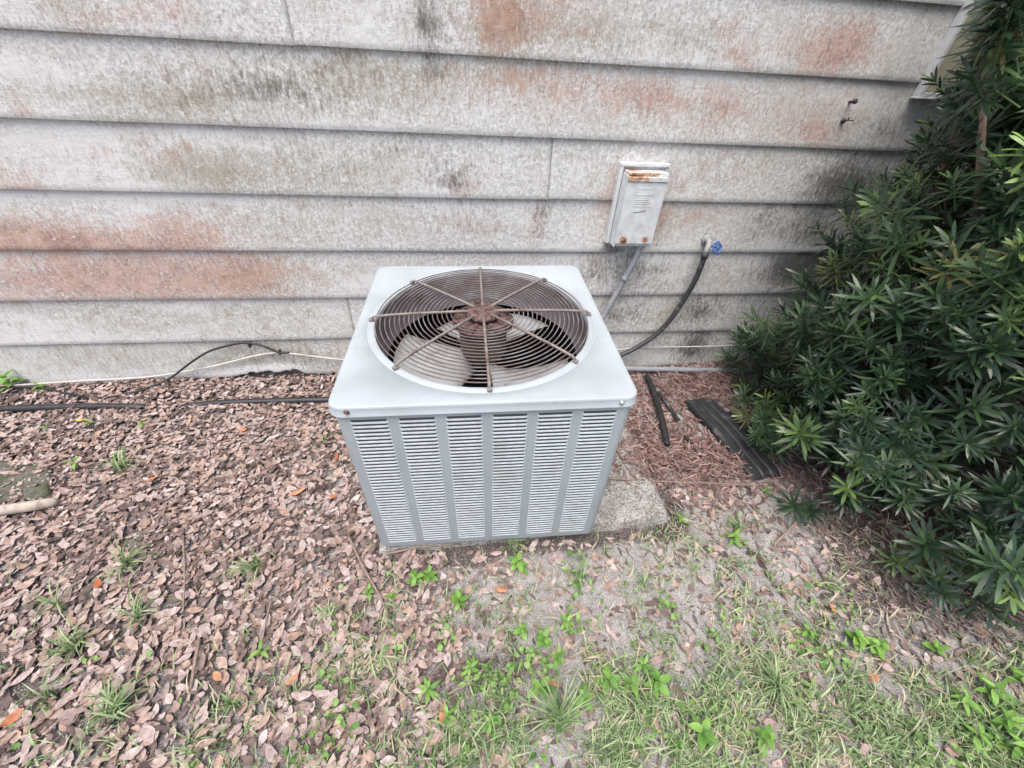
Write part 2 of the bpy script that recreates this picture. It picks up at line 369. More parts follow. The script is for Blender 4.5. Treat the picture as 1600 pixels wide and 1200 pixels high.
# growth patches, and shrub shade painted into dark at the right: channel, u, v, half-width, half-height in the photograph, weight, row (None = any)
PATCH = [('olive', 560, 110, 260, 70, .34, 5), ('olive', 560, 260, 260, 60, .30, 4), ('olive', 600, 350, 260, 50, .24, 3), ('dark', 560, 110, 90, 60, .16, 5), ('rust', 620, 350, 120, 40, .18, 3), ('olive', 1010, 270, 160, 50, .22, 4), ('olive', 1060, 175, 200, 45, .22, 5),
 ('rust', 170, 432, 300, 60, 1.15, 2), ('rust', 20, 380, 130, 42, 1.05, 3), ('rust', 190, 388, 190, 34, .9, 3), ('rust', 290, 360, 80, 40, .55, 3),
 ('rust', 20, 285, 60, 34, .75, 4), ('rust', 145, 240, 30, 24, .45, 4), ('olive', 300, 265, 110, 45, .75, 4), ('rust', 260, 235, 60, 30, .45, 4),
 ('olive', 270, 158, 150, 40, .75, 5), ('dark', 330, 140, 110, 40, .3, 5), ('rust', 305, 110, 40, 40, .35, 5), ('rust', 35, 175, 22, 14, .6, 5),
 ('olive', 60, 150, 90, 30, .35, 5), ('olive', 120, 15, 70, 36, .6, 6), ('rust', 160, 28, 90, 24, .5, 6), ('rust', 270, 10, 50, 30, .5, 6), ('dark', 340, 30, 70, 40, .3, 6),
 ('olive', 500, 25, 50, 30, .4, 6), ('dark', 670, 40, 26, 50, .75, 6), ('olive', 660, 40, 40, 60, .5, 6), ('rust', 780, 30, 48, 70, .8, 6), ('olive', 780, 40, 50, 60, .7, 6), ('rust', 860, 20, 110, 55, .55, 6), ('olive', 900, 45, 150, 45, .6, 6),
 ('rust', 830, 130, 160, 45, .55, 5), ('rust', 980, 150, 130, 45, .42, 5), ('dark', 440, 140, 80, 45, .38, 5), ('olive', 560, 130, 160, 60, .42, 5), ('dark', 675, 100, 20, 30, .55, 5), ('olive', 800, 110, 90, 30, .45, 5),
 ('dark', 640, 225, 160, 24, .28, 4), ('dark', 690, 275, 40, 26, .42, 4), ('rust', 725, 290, 34, 26, .62, 4), ('olive', 520, 270, 120, 40, .28, 4), ('dark', 720, 285, 26, 20, .35, 4),
 ('rust', 840, 345, 16, 55, .62, 3), ('dark', 845, 340, 14, 50, .5, 3), ('dark', 730, 345, 50, 40, .25, 3), ('rust', 735, 350, 50, 45, .32, 3), ('olive', 420, 350, 150, 50, .3, 3),
 ('rust', 955, 330, 20, 60, .75, None), ('rust', 1025, 350, 22, 40, .7, 3), ('rust', 1090, 335, 90, 30, .45, 3), ('rust', 1000, 280, 90, 40, .3, 4),
 ('rust', 1300, 80, 90, 40, .5, 6), ('rust', 1295, 100, 40, 16, .4, 6), ('rust', 1160, 95, 24, 22, .7, 6), ('rust', 1145, 45, 18, 24, .45, 6), ('olive', 1090, 70, 90, 50, .4, 6), ('rust', 1250, 60, 120, 50, .3, 6), ('rust', 1340, 55, 40, 40, .5, 6),
 ('rust', 1125, 165, 40, 40, .45, 5), ('rust', 1020, 155, 40, 26, .5, 5), ('rust', 1300, 180, 60, 50, .4, 5), ('rust', 1200, 180, 120, 45, .36, 5), ('rust', 1280, 215, 60, 20, .4, 5),
 ('rust', 1150, 270, 110, 36, .3, 4), ('olive', 1180, 260, 90, 40, .25, 4),
 ('dark', 1385, 200, 45, 34, .5, 5), ('dark', 1340, 280, 90, 45, .75, 4), ('dark', 1270, 350, 60, 50, .7, 3), ('dark', 1190, 345, 26, 50, .35, 3), ('dark', 1250, 420, 62, 30, 1.2, 2), ('dark', 1300, 300, 40, 30, .4, 4),  # black mildew, plus the wall's shade beside the shrub painted as dark patches
 ('dark', 930, 425, 70, 36, .5, 2), ('dark', 1020, 430, 50, 40, .42, 2), ('dark', 960, 390, 30, 14, .8, 3), ('rust', 950, 420, 60, 34, .4, 2), ('rust', 1135, 425, 60, 30, .35, 2),
 ('dark', 970, 490, 50, 36, .5, 1), ('dark', 1090, 490, 26, 30, .55, 1), ('olive', 1060, 490, 70, 34, .6, 1), ('dark', 1190, 480, 90, 24, .4, 1), ('dark', 1085, 540, 30, 30, .9, 0), ('olive', 1060, 540, 80, 30, .5, 0), ('dark', 1250, 530, 90, 40, .6, 0),
 ('olive', 150, 505, 220, 40, .42, 1), ('olive', 420, 500, 150, 40, .34, 1), ('olive', 150, 560, 220, 40, .62, 0), ('olive', 440, 555, 130, 40, .55, 0), ('dark', 480, 560, 60, 26, .3, 0), ('olive', 450, 430, 120, 40, .34, 2), ('rust', 380, 430, 60, 34, .4, 2), ('olive', 380, 440, 70, 30, .4, 2),
 ('peel', 430, 578, 70, 12, .75, 0), ('peel', 330, 585, 60, 9, .55, 0), ('peel', 130, 592, 90, 10, .5, 0), ('peel', 60, 505, 50, 14, .35, 1), ('peel', 540, 490, 30, 30, .25, 1)]
PW = []
for ch, u, v, ru_, rv_, w, row in PATCH:
    c0 = onY(u, v); PW.append((ch, c0[0], c0[2], abs(onY(u+ru_, v)[0]-c0[0])+.01, abs(onY(u, v+rv_)[2]-c0[2])+.01, w, row))
TOPY = .0155
def siding_board(x0, x1, row, ragged=None, dz=0.0, seed=0):
    z0 = bottoms[row]; z1 = bottoms[row+1]+.022 if row+1 < len(bottoms) else z0+.24
    nx = max(2, int((x1-x0)/.016)); nz = 13
    xs = np.linspace(x0, x1, nx+1); ts = np.linspace(0, 1, nz+1)
    A, T = np.meshgrid(xs, ts, indexing='ij')
    zb = np.full_like(xs, z0)+dz+.0022*(vnoise(xs*2.3, xs*0+row*7.7, 5)-.5)
    if ragged is not None: zb = zb+ragged(xs)
    Z = zb[:, None]+(z1-zb[:, None])*T
    Y = TOPY*(Z-z0)/(z1-z0)+(vnoise(A*3, Z*6+row*3, 9+seed)-.5)*.0035
    V = np.stack([A, Y, Z], -1).reshape(-1, 3); n = nz+1
    q = (np.arange(nx)[:, None]*n+np.arange(nz)[None]).ravel()
    F = np.stack([q, q+n, q+n+1, q+1], 1)
    # thickness: lip underneath and back edge
    kb = len(V); lip = np.stack([xs, Y[:, 0]+.0105, zb+.0015], -1); lip2 = np.stack([xs, Y[:, 0]+.001, zb-.0016], -1)
    V2 = np.concatenate([V, lip2, lip]); i = np.arange(nx); b = np.arange(nx)*n
    F2 = np.concatenate([F, np.stack([kb+i, kb+i+1, b+n, b], 1), np.stack([kb+nx+1+i, kb+nx+2+i, kb+i+1, kb+i], 1)])
    # end caps
    m0 = len(V2); ends = []; fe = []
    for k, e in ((0, 0), (nx, 1)):
        s = len(V2); back = V[k*n:(k+1)*n]+np.array([0, .0105, 0]); V2 = np.concatenate([V2, back])
        j = np.arange(nz); fr = k*n+j
        f = np.stack([fr, fr+1, s+j+1, s+j], 1); fe.append(f if e == 0 else f[:, ::-1])
    F2 = np.concatenate([F2]+fe)
    at = {k: np.zeros(len(V2)) for k in ('rust', 'olive', 'dark', 'peel')}
    for ch, cx, cz, rx, rz, w, rw in PW:
        if rw is not None and rw != row: continue
        at[ch] += (1.45 if ch != 'peel' else 1.0)*w*np.exp(-(((V2[:, 0]-cx)/rx)**2+((V2[:, 2]-cz)/rz)**2)*1.1)
    at['dark'] += .10*np.exp(-((V2[:, 2]-z0)/.012)**2)+.16*np.exp(-((V2[:, 2]-(z1-.022))/.014)**2)  # lap shade painted as dark bands below each lap and along lower edges
    return link('siding_board', bulk('siding_board', V2, F2, M['siding'], at, True), house)
XL, XR = -4.2, 4.6
def rag(xs):
    k = sstep(-1.62, -1.35, xs)*sstep(-.55, -.75, xs)
    rough_ = (vnoise(xs*9, xs*0, 21)-.45)*.030+(vnoise(xs*37, xs*0, 22)-.5)*.022+(vnoise(xs*90, xs*0, 23)-.5)*.012
    arch = .016*sstep(-1.5, -1.3, xs)*sstep(-.55, -.75, xs)+.026*np.exp(-((xs+1.05)/.13)**2)+.012*np.exp(-((xs+.90)/.03)**2)
    return k*(rough_*.8+arch+.004)+(1-k)*(vnoise(xs*20, xs*0, 24)-.5)*.004
JOINTS = {0: [-1.064], 1: [-.557], 3: [2.1], 4: [.338], 5: [-2.4], 6: [-.537], 2: [2.6]}
for row in range(len(bottoms)):
    js = JOINTS.get(row, [(-1.3+.83*row) % 3.0]); e = [XL]+js+[XR]
    for k in range(len(e)-1):
        siding_board(e[k]+(.0012 if k else 0), e[k+1]-(.0012 if k < len(e)-2 else 0), row, rag if row == 0 else None, (.0028 if k and row in (4, 6) else 0), k)
MB().box(XL, XR, .031, .12, .02, bottoms[-1]+.23).build('sheathing', M['sheathing'], house)
MB().box(XL, XR, .030, .30, -.35, .018).build('foundation', M['foundation'], house)
# window high on the right, mostly behind the shrub
win = empty('window', (1.765, 0, 1.285)); win.parent = house
ww, wh = .92, 1.15
fr = MB(); fr.box(0, .016, -.026, .010, 0, wh); fr.box(ww-.016, ww, -.026, .010, 0, wh); fr.box(.016, ww-.016, -.026, .010, 0, .014); fr.box(.016, ww-.016, -.026, .010, wh-.016, wh)
fr.build('frame', M['window'], win, bevel=.0025)
fr = MB(); fr.box(.018, ww-.018, -.010, -.002, .016, .20); fr.box(.018, .075, -.010, -.002, .2005, wh-.02); fr.box(ww-.075, ww-.018, -.010, -.002, .2005, wh-.02)
fr.build('sash', M['cream'], win, bevel=.002)
MB().box(.0755, ww-.0755, -.004, -.003, .201, wh-.02).build('pane', M['glass'], win)
MB().box(-.004, ww+.004, -.031, .008, -.0075, -.0005).build('sill', M['window'], win, bevel=.002)

# ================================================================== AIR CONDITIONER
W_, D_, H_ = .74, .74714, .64671
ac = empty('air_conditioner', (.03929, -.67726, .07), (.02183, -.01839, -.028))
tag(ac, 'pale grey outdoor air conditioner unit with louvered sides and rusty round fan guard', 'air conditioner')
def rrect(hw, hd, r, nc=7, ne=14):
    P = []
    for cx, cy, a0 in ((hw-r, -hd+r, -PI/2), (hw-r, hd-r, 0), (-hw+r, hd-r, PI/2), (-hw+r, -hd+r, PI)):
        P += [(cx+r*math.cos(a0+PI/2*k/nc), cy+r*math.sin(a0+PI/2*k/nc)) for k in range(nc+1)]
    out = []
    for i, p in enumerate(P):
        q = P[(i+1) % len(P)]; out.append(p); L = math.hypot(q[0]-p[0], q[1]-p[1])
        if L > .1: out += [(p[0]+(q[0]-p[0])*k/ne, p[1]+(q[1]-p[1])*k/ne) for k in range(1, ne)]
    return out
def loops(rings, close_first=False, close_last=False):
    n = len(rings[0]); vs = [p for r in rings for p in r]
    fs = [(i*n+k, i*n+(k+1) % n, (i+1)*n+(k+1) % n, (i+1)*n+k) for i in range(len(rings)-1) for k in range(n)]
    m = MB(); m.add(vs, fs); return m
# top cover
R0 = .315
def rr(inset, r, z): return [(x, y, z) for x, y in rrect(W_/2-inset, D_/2-inset, r)]
def circ(rad, z): return [(rad*math.cos(math.atan2(y, x)), rad*math.sin(math.atan2(y, x)), z) for x, y in rrect(W_/2, D_/2, .035)]
skt = H_-.030
rings = [rr(.007, .028, skt-.001), rr(.0005, .0345, skt-.002), rr(-.0015, .0365, skt+.001), rr(-.0015, .0365, skt+.0035), rr(.0015, .0335, skt+.006),
         rr(.0012, .034, H_-.007), rr(.0022, .033, H_-.003), rr(.005, .030, H_-.0006), rr(.009, .027, H_)]
rings += [circ(.3395, H_), circ(.338, H_-.0022), circ(.3345, H_-.0022), circ(.333, H_), circ(.319, H_), circ(R0+.0015, H_-.001), circ(R0, H_-.004), circ(R0-.001, H_-.022)]
loops(rings).build('top_cover', M['enamel'], ac, smooth=True)
sh = MB(); sh.lathe([(R0-.0015, H_-.010), (R0-.004, H_-.03), (R0-.012, H_-.115), (R0-.016, H_-.12)], 64); sh.build('fan_shroud', M['shroud'], ac, True)
# cabinet
zt = H_-.024; bi = .008
def rb(inset, r, z): return [(x, y, z) for x, y in rrect(W_/2-inset, D_/2-inset, r)]
cab = loops([rb(.012, .022, .0005), rb(bi+.001, .026, .002), rb(bi, .027, .006), rb(bi, .027, zt)]).build('cabinet', M['enamel'], ac, True)
loops([rb(.045, .02, .03), rb(.045, .02, zt)]).build('coil', M['coil'], ac)
MB().box(-.32, .32, -.32, .32, .004, .03).build('base_pan', M['coil'], ac)
# louvers: six columns on each side
NL = 42; zl0, zl1 = .032, .600; pitch = (zl1-zl0)/NL; lw = .088
def louver_shape():
    hw = lw/2; d = .0024; h = pitch
    def sect(x, k): return [(x, .0012, h*.50), (x, -d*.45*k, h*.44), (x, -d*.88*k, h*.24), (x, -d*k, h*.10), (x, -d*.85*k, h*.03), (x, .0012, h*.08)]
    m = MB(); secs = [sect(-hw, 0.02), sect(-hw+.003, .75), sect(-hw+.007, 1), sect(hw-.007, 1), sect(hw-.003, .75), sect(hw, .02)]
    n = 6; vs = [p for q in secs for p in q]
    m.add(vs, [(i*n+k, (i+1)*n+k, (i+1)*n+k+1, i*n+k+1) for i in range(5) for k in range(n-1)])
    return m.add([(-hw+.004, -.0005, h*.47), (hw-.004, -.0005, h*.47), (hw-.002, -.0005, h*1.06), (-hw+.002, -.0005, h*1.06)], [(0, 1, 2, 3)])  # flat dark strip: slot opening and the lip's shade put into colour
def louver_mesh(m, name):
    me = m.mesh(name, M['louver']); me.materials.append(M['slot'])
    for i, p_ in enumerate(me.polygons): p_.material_index = 1 if i % 26 == 25 else 0
    return me
lm = louver_mesh(louver_shape(), 'louver')
cols = [-.2815+.1118*k for k in range(6)]
for cx in cols:
    for k in range(NL):
        o = link('louver', lm, cab); o.location = (cx, -D_/2+bi, zl0+k*pitch)
Lv = louver_shape()
for rz, half in ((PI/2, W_/2), (PI, D_/2), (-PI/2, W_/2)):
    m = MB(); Rz = Matrix.Rotation(rz, 4, 'Z')
    for cx in cols:
        for k in range(NL):
            m.add([Rz @ Vector((p[0]+cx, p[1]-half+bi, p[2]+zl0+k*pitch)) for p in Lv.v], Lv.f)
    tag(link('louver_bank', louver_mesh(m, 'louver_bank'), cab), kind='stuff')
# cover screws
for x, z, mt in ((-.323, H_-.0135, 'rust_screw'), (.324, H_-.0160, 'screw')):
    o = MB().lathe([(0, .0042), (.0032, .0038), (.0052, .0018), (.0056, 0), (.0070, -.0002), (.0070, -.002)], 12).build('cover_screw', M[mt], ac, True)
    o.location = (x, -D_/2+.0005, z); o.rotation_euler = (PI/2, 0, 0)
# fan guard
guard = empty('fan_guard', (0, -.002, H_)); guard.parent = ac
NRING = 17
for k in range(NRING):
    r = .094+(.312-.094)*k/(NRING-1); zz = .012+.010*(1-(r/.32)**2)
    rw = .0018
    o = MB().lathe([(r+rw*math.cos(q*PI/3), zz+rw*math.sin(q*PI/3)) for q in range(6)], 72, close=True).build('wire_ring', M['wire'], guard, True)
for k in range(8):
    a = PI/2+k*PI/4+.004*k; pts = []
    for s in (.032, .10, .18, .26, .318, .3265):
        pts.append((s*math.cos(a), s*math.sin(a), .0165+.010*(1-(s/.32)**2) if s < .3 else (.0148 if s < .32 else .006)))
    MB().tube(pts, .0042, 8).build('spoke', M['spoke'], guard, True)
    o = MB().box(-.007, .007, -.006, .006, 0, .0085).build('end_clip', M['spoke'], guard, bevel=.002)
    o.location = (.327*math.cos(a), .327*math.sin(a), .0002); o.rotation_euler = (0, 0, a)
vv = MB(); vv.lathe([(0, .030), (.02, .0302), (.040, .0285), (.049, .024), (.051, .018), (.047, .014)], 28); vv.build('hub_plate', M['rust'], guard, True)
# motor and its mounting plate, hanging from the guard
mo = empty('fan_motor', (0, 0, H_)); mo.parent = ac
MB().lathe([(0, .006), (.06, .006), (.088, .001), (.093, -.004), (.093, -.012), (.072, -.014)], 36).build('mounting_plate', M['rust'], mo, True)
for k in range(8):
    MB().box(.05, .088, -.006, .006, .0, .012, Matrix.Rotation(k*PI/4+.39, 4, 'Z')).build('mounting_rib', M['rust'], mo, bevel=.002)
for k in range(4):
    a = k*PI/2+.2; o = MB().lathe([(0, .012), (.006, .012), (.0062, 0)], 6).build('bolt', M['rust'], mo); o.location = (.075*math.cos(a), .075*math.sin(a), .004)
MB().lathe([(.07, -.012), (.073, -.02), (.073, -.108), (.067, -.122), (.03, -.128), (0, -.128)], 36).build('motor_body', M['motor'], mo, True)
MB().lathe([(0, -.12), (.010, -.12), (.010, -.185), (0, -.185)], 12).build('shaft', M['screw'], mo, True)
fan = empty('fan', (0, 0, H_-.158)); fan.parent = ac
MB().lathe([(0, .02), (.03, .02), (.032, .016), (.036, -.012), (0, -.014)], 24).build('hub', M['shroud'], fan, True)
for k in range(3):
    a0 = math.radians(194+120*k); V = []; nr, na = 8, 10
    for i in range(nr+1):
        r = .034+(.286-.034)*i/nr; span = math.radians(52+28*(i/nr)**.8)
        sweep = math.radians(6)*(i/nr)
        for j in range(na+1):
            s = j/na-.5; a = a0+span*s*1.15+sweep
            V.append((r*math.cos(a), r*math.sin(a), s*(.062-.012*i/nr)*-1+.010*(1-4*s*s)))
    m = MB(); m.add(V, [(i*(na+1)+j, (i+1)*(na+1)+j, (i+1)*(na+1)+j+1, i*(na+1)+j+1) for i in range(nr) for j in range(na)])
    o = m.build('blade', M['blade'], fan, True); sm = o.modifiers.new('thick', 'SOLIDIFY'); sm.thickness = .002

# ================================================================== CONCRETE PAD
Rac = Euler((.02183, -.01839, -.028)).to_matrix()
def slab(name, hull, top_fn, z_low, mat, edge=.006, n=34, seed=0, rough=.003):
    """rounded quad slab with an uneven top: hull = 4 corners ccw"""
    m = MB(); c = [Vector((*p, 0)) for p in hull]; N = n; V = []
    for i in range(N+1):
        for j in range(N+1):
            u, v = i/N, j/N; p = (c[0]*(1-u)+c[1]*u)*(1-v)+(c[3]*(1-u)+c[2]*u)*v
            du, dv = min(u, 1-u), min(v, 1-v)
            jit = (float(vnoise(np.array([p.x*23]), np.array([p.y*23]), seed)[0])-.5)*rough*2+(float(vnoise(np.array([p.x*70]), np.array([p.y*70]), seed+1)[0])-.5)*rough
            e = min(du, dv)*N; drop = edge*max(0, 1-e)**2
            V.append((p.x+jit*.8*(e < .5), p.y+jit*(e < .5), top_fn(p.x, p.y)+jit*(.4 if e > .5 else 1)-drop))
    F = [(i*(N+1)+j, (i+1)*(N+1)+j, (i+1)*(N+1)+j+1, i*(N+1)+j+1) for i in range(N) for j in range(N)]
    ring = [i*(N+1) for i in range(N+1)]+[N*(N+1)+j for j in range(1, N+1)]+[i*(N+1)+N for i in range(N-1, -1, -1)]+[j for j in range(N-1, 0, -1)]
    k = len(V); V += [(V[i][0], V[i][1], z_low) for i in ring]; L = len(ring)
    F += [(ring[(i)], k+i, k+(i+1) % L, ring[(i+1) % L]) for i in range(L)]
    m.add(V, F); me = m.mesh(name, mat, True); return me
def pad_top(x, y):
    nrm = Rac @ Vector((0, 0, 1)); return .0685-(nrm.x*(x-.03929)+nrm.y*(y+.67726))/nrm.z-.0012
PAD = [(-.335, -1.036), (.690, -1.008), (.678, -.13), (-.345, -.15)]
pad = link('concrete_pad', slab('concrete_pad', PAD, pad_top, -.05, M['concrete'], .010, 60, 31, .0035))
tag(pad, 'rough weathered concrete slab showing to the right under the air conditioner', 'slab')

# ================================================================== WALL FITTINGS
def boxrust(o, fn):
    me = o.data; at = me.attributes.new('rust', 'FLOAT', 'POINT')
    for i, v in enumerate(me.vertices): at.data[i].value = fn(v.co)
def gridbox(x0, x1, y0, y1, z0, z1, nx=14, nz=22):
    """closed box with a gridded front (y0) so that rust can sit on it"""
    m = MB(); V = []
    for i in range(nx+1):
        for j in range(nz+1): V.append((x0+(x1-x0)*i/nx, y0, z0+(z1-z0)*j/nz))
    m.add(V, [(i*(nz+1)+j, (i+1)*(nz+1)+j, (i+1)*(nz+1)+j+1, i*(nz+1)+j+1) for i in range(nx) for j in range(nz)])
    P = [(x0, y0, z0), (x1, y0, z0), (x1, y1, z0), (x0, y1, z0), (x0, y0, z1), (x1, y0, z1), (x1, y1, z1), (x0, y1, z1)]
    m.add(P, [(0, 3, 2, 1), (4, 5, 6, 7), (1, 2, 6, 5), (3, 0, 4, 7), (2, 3, 7, 6)])
    return m
db = empty('disconnect_box', (.72, 0, .85)); tag(db, 'white metal electrical disconnect box with flaking rusty cover on the siding', 'electrical box')
f = MB(); f.box(-.103, -.088, -.020, .012, -.150, .160); f.box(-.103, .105, -.022, .012, .1605, .172); f.box(.092, .105, -.016, .012, -.150, .160); f.box(-.088, .092, -.006, .010, -.150, .160)
o = f.build('mounting_frame', M['boxpaint'], db, bevel=.0015); boxrust(o, lambda c: .0)
o = gridbox(-.082, .086, -.072, -.006, -.143, .148).build('enclosure', M['boxpaint'], db); boxrust(o, lambda c: .95*math.exp(-((c.z-.140)/.012)**2)*(1 if c.x < .04 else .5))
o = gridbox(-.086, .082, -.083, -.073, -.128, .118).build('cover', M['boxpaint'], db, bevel=.0)
boxrust(o, lambda c: .95*math.exp(-(((c.x+.048)/.020)**2+((c.z+.118)/.026)**2))+.75*math.exp(-(((c.x-.045)/.018)**2+((c.z+.116)/.020)**2))+.10)
cover = o
o = MB().box(-.084, .080, -.088, -.073, .1195, .136).build('hood_lip', M['boxpaint'], db, bevel=.002); boxrust(o, lambda c: .62 if c.x < 0 else .25)
o = MB().box(-.0865, -.083, -.080, -.020, -.146, .14).build('side_hinge', M['boxpaint'], db, bevel=.001); boxrust(o, lambda c: .1)
for x0, x1, z in ((-.042, .040, .070), (-.042, .038, .026), (-.036, .020, .052), (-.036, .024, .044), (-.036, .018, .036), (-.03, .03, .094)):
    o = MB().box(x0, x1, -.0842, -.083, z-.0008, z+.0008).build('embossed_line', M['boxpaint'], cover); boxrust(o, lambda c: .32)
o = MB().tube([(-.034, -.0838, .002), (-.018, -.0838, .0035), (-.004, -.0838, .005), (.008, -.0838, .008), (.020, -.0838, .0115)], .0011, 5).build('scratch', M['rust'], cover)
o = MB().lathe([(0, .004), (.004, .003), (.005, 0)], 10).build('latch_screw', M['rust_screw'], db, True); o.location = (.083, -.068, .095); o.rotation_euler = (PI/2, 0, 0)
# conduit from box to unit
cp = smooth_path([(.766, -.050, .712), (.764, -.050, .66), (.752, -.048, .60), (.722, -.045, .50), (.690, -.048, .40), (.655, -.060, .31), (.60, -.12, .22), (.50, -.24, .18), (.42, -.31, .16)], 6)
cdt = empty('electrical_conduit', (0, 0, 0)); tag(cdt, 'grey flexible electrical conduit running from the white box down behind the unit', 'conduit')
MB().tube(cp, .0135, 12).build('pipe', M['conduit'], cdt, True)
MB().tube([(.766, -.050, .722), (.766, -.050, .690)], .019, 12).build('connector', M['conduit'], cdt, True, bevel=.002)
s_ = MB(); s_.tube([(.736+.003, -.047, .548), (.730-.003, -.046, .534)], .0165, 12)
s_.build('strap_collar', M['conduit'], cdt, True)
o = MB().box(-.013, .013, -.002, .002, -.036, .036).build('strap_plate', M['whitecable'], cdt, bevel=.001); o.location = (.742, -.007, .478); o.rotation_euler = (0, math.radians(14), 0)
# hose bib
fb = empty('hose_bib', (1.106, 0, .700)); tag(fb, 'old outdoor hose spigot with a small blue wheel handle on the siding', 'faucet')
MB().tube([(0, .012, .012), (0, -.03, .012), (-.010, -.050, .004), (-.018, -.058, -.018), (-.018, -.058, -.034)], [.014, .013, .014, .012, .012], 12).build('spout', M['brass'], fb, True)
o = MB().lathe([(0, .006), (.022, .005), (.024, 0), (.024, -.004)], 18).build('flange', M['brass'], fb, True); o.rotation_euler = (PI/2, 0, 0); o.location = (0, -.004, .012)
MB().tube([(-.018, -.058, -.030), (-.018, -.058, -.052)], .0165, 10).build('coupling', M['hose'], fb, True)
MB().tube([(-.002, -.050, .008), (.002, -.070, .010), (.005, -.088, .009)], [.011, .010, .006], 10).build('bonnet', M['brass'], fb, True)
hd = MB(); hp = []
for k in range(49):
    q = 2*PI*k/48; hp.append((.024*math.cos(q)*(1+.10*math.cos(5*q)), .024*math.sin(q)*(1+.10*math.cos(5*q)), 0))
hd.tube(hp, .005, 6, False)
for k in range(5):
    q = 2*PI*k/5; hd.tube([(0, 0, 0), (.024*math.cos(q), .024*math.sin(q), 0)], .0042, 6)
hd.lathe([(0, .006), (.008, .005), (.009, -.004), (0, -.005)], 10)
o = hd.build('handle', M['blue'], fb, True); o.location = (.006, -.092, .008); o.rotation_euler = Vector((.25, -.85, .45)).to_track_quat('Z', 'Y').to_euler()
# hose
hpnt = [(1.088, -.058, .655), (1.090, -.056, .60), (1.088, -.050, .52), (1.072, -.040, .42), (1.040, -.036, .31), (.985, -.036, .215), (.90, -.042, .145), (.80, -.06, .10), (.70, -.085, .075), (.60, -.11, .055), (.5, -.125, .03)]
tag(MB().tube(smooth_path(hpnt, 6), .0125, 12).build('garden_hose', M['hose'], None, True), 'dusty black hose curving from the blue-handled spigot down behind the unit', 'hose')
# two old fixings high on the right
hk = empty('wall_hook', (1.5133, 0, 1.1948)); tag(hk, 'small rusty hook screwed into the siding, lower of two fixings left of the shrub', 'hook')
MB().tube([(0, .012, 0), (0, -.012, 0), (0, -.020, .001), (0, -.022, .012)], .0028, 8).build('shank', M['black'], hk, True)
MB().tube([(0, -.012, 0), (.014, -.018, .003), (.026, -.018, .002)], .0022, 8).build('arm', M['black'], hk, True)
o = MB().lathe([(0, .004), (.008, .003), (.010, -.004)], 12).build('plate', M['black'], hk, True); o.rotation_euler = (PI/2, 0, 0); o.location = (0, -.003, -.002)
bt = MB(); bt.tube([(0, .012, 0), (0, -.012, .003)], .0050, 10); bt.tube([(0, -.012, .003), (.002, -.020, .006)], .0085, 10)
o = bt.build('wall_bolt', M['black'], None, True); o.location = (1.5094, 0, 1.254); tag(o, 'short dark bolt sticking out of the siding, upper of two fixings left of the shrub', 'bolt')

# ================================================================== CABLES AND PIPES
tag(MB().tube(smooth_path([(-2.45, -.05, .012), (-2.15, -.045, .018), (-1.86, -.030, .022), (-1.555, -.018, .026), (-1.273, -.014, .072), (-1.046, -.012, .130), (-.925, -.010, .142), (-.78, -.012, .118), (-.647, -.014, .094), (-.45, -.02, .07), (-.1, -.03, .05), (.35, -.03, .07), (.62, -.02, .105)], 6), .0048, 8).build('white_cable', M['whitecable'], None, True),
    'thin white cable looping along the foot of the wall left of the unit', 'cable')
tag(MB().tube(smooth_path([(.70, -.045, .085), (.80, -.02, .112), (.975, -.012, .119), (1.30, -.012, .116), (1.63, -.012, .118), (1.95, -.014, .11)], 5), .0045, 8).build('white_cable', M['whitecable'], None, True),
    'straight white cable along the foot of the wall between the unit and the shrub', 'cable')
bc = empty('black_cable', (0, 0, 0)); tag(bc, 'thin black cable arching from the leaf litter up the bottom board left of the unit', 'cable')
MB().tube(smooth_path([(-2.3, -.05, .02), (-2.03, -.065, .018), (-1.86, -.115, .014), (-1.72, -.150, .012), (-1.58, -.120, .016), (-1.45, -.07, .045), (-1.34, -.03, .11), (-1.24, -.016, .165), (-1.13, -.011, .196), (-1.06, -.010, .205), (-1.0, -.012, .190), (-.93, -.016, .150), (-.885, -.012, .146)], 6), .0052, 8).build('wire', M['black'], bc, True)
for x, z in ((-1.052, .192), (-.929, .146)):
    MB().box(x-.003, x+.003, -.018, .004, z-.012, z+.012).build('staple', M['black'], bc, bevel=.001)
tag(MB().tube(smooth_path([(-2.7, -.200, .012), (-2.085, -.203, .012), (-1.755, -.206, .010), (-1.55, -.215, .006), (-1.40, -.222, -.014), (-1.28, -.215, .000), (-1.1, -.216, .010), (-.695, -.226, .013), (-.45, -.23, .012), (-.36, -.24, .012)], 6), .0155, 12).build('irrigation_pipe', M['black'], None, True),
    'black plastic pipe half buried in the leaf litter left of the unit', 'pipe')
tag(MB().tube(smooth_path([(.55, -.055, .035), (.87, -.072, .022), (1.165, -.088, .016), (1.69, -.125, .014), (2.1, -.15, .012)], 5), .0145, 12).build('grey_pipe', M['conduit'], None, True),
    'grey plastic pipe lying on the ground between the unit and the shrub', 'pipe')
tag(MB().tube(smooth_path([(.958, -.125, .008), (.945, -.20, .022), (.925, -.32, .026), (.895, -.46, .028), (.866, -.58, .026), (.853, -.632, .022)], 5), .0145, 12).build('black_pipe', M['black'], None, True),
    'short black pipe running forward from under the grey pipe', 'pipe')
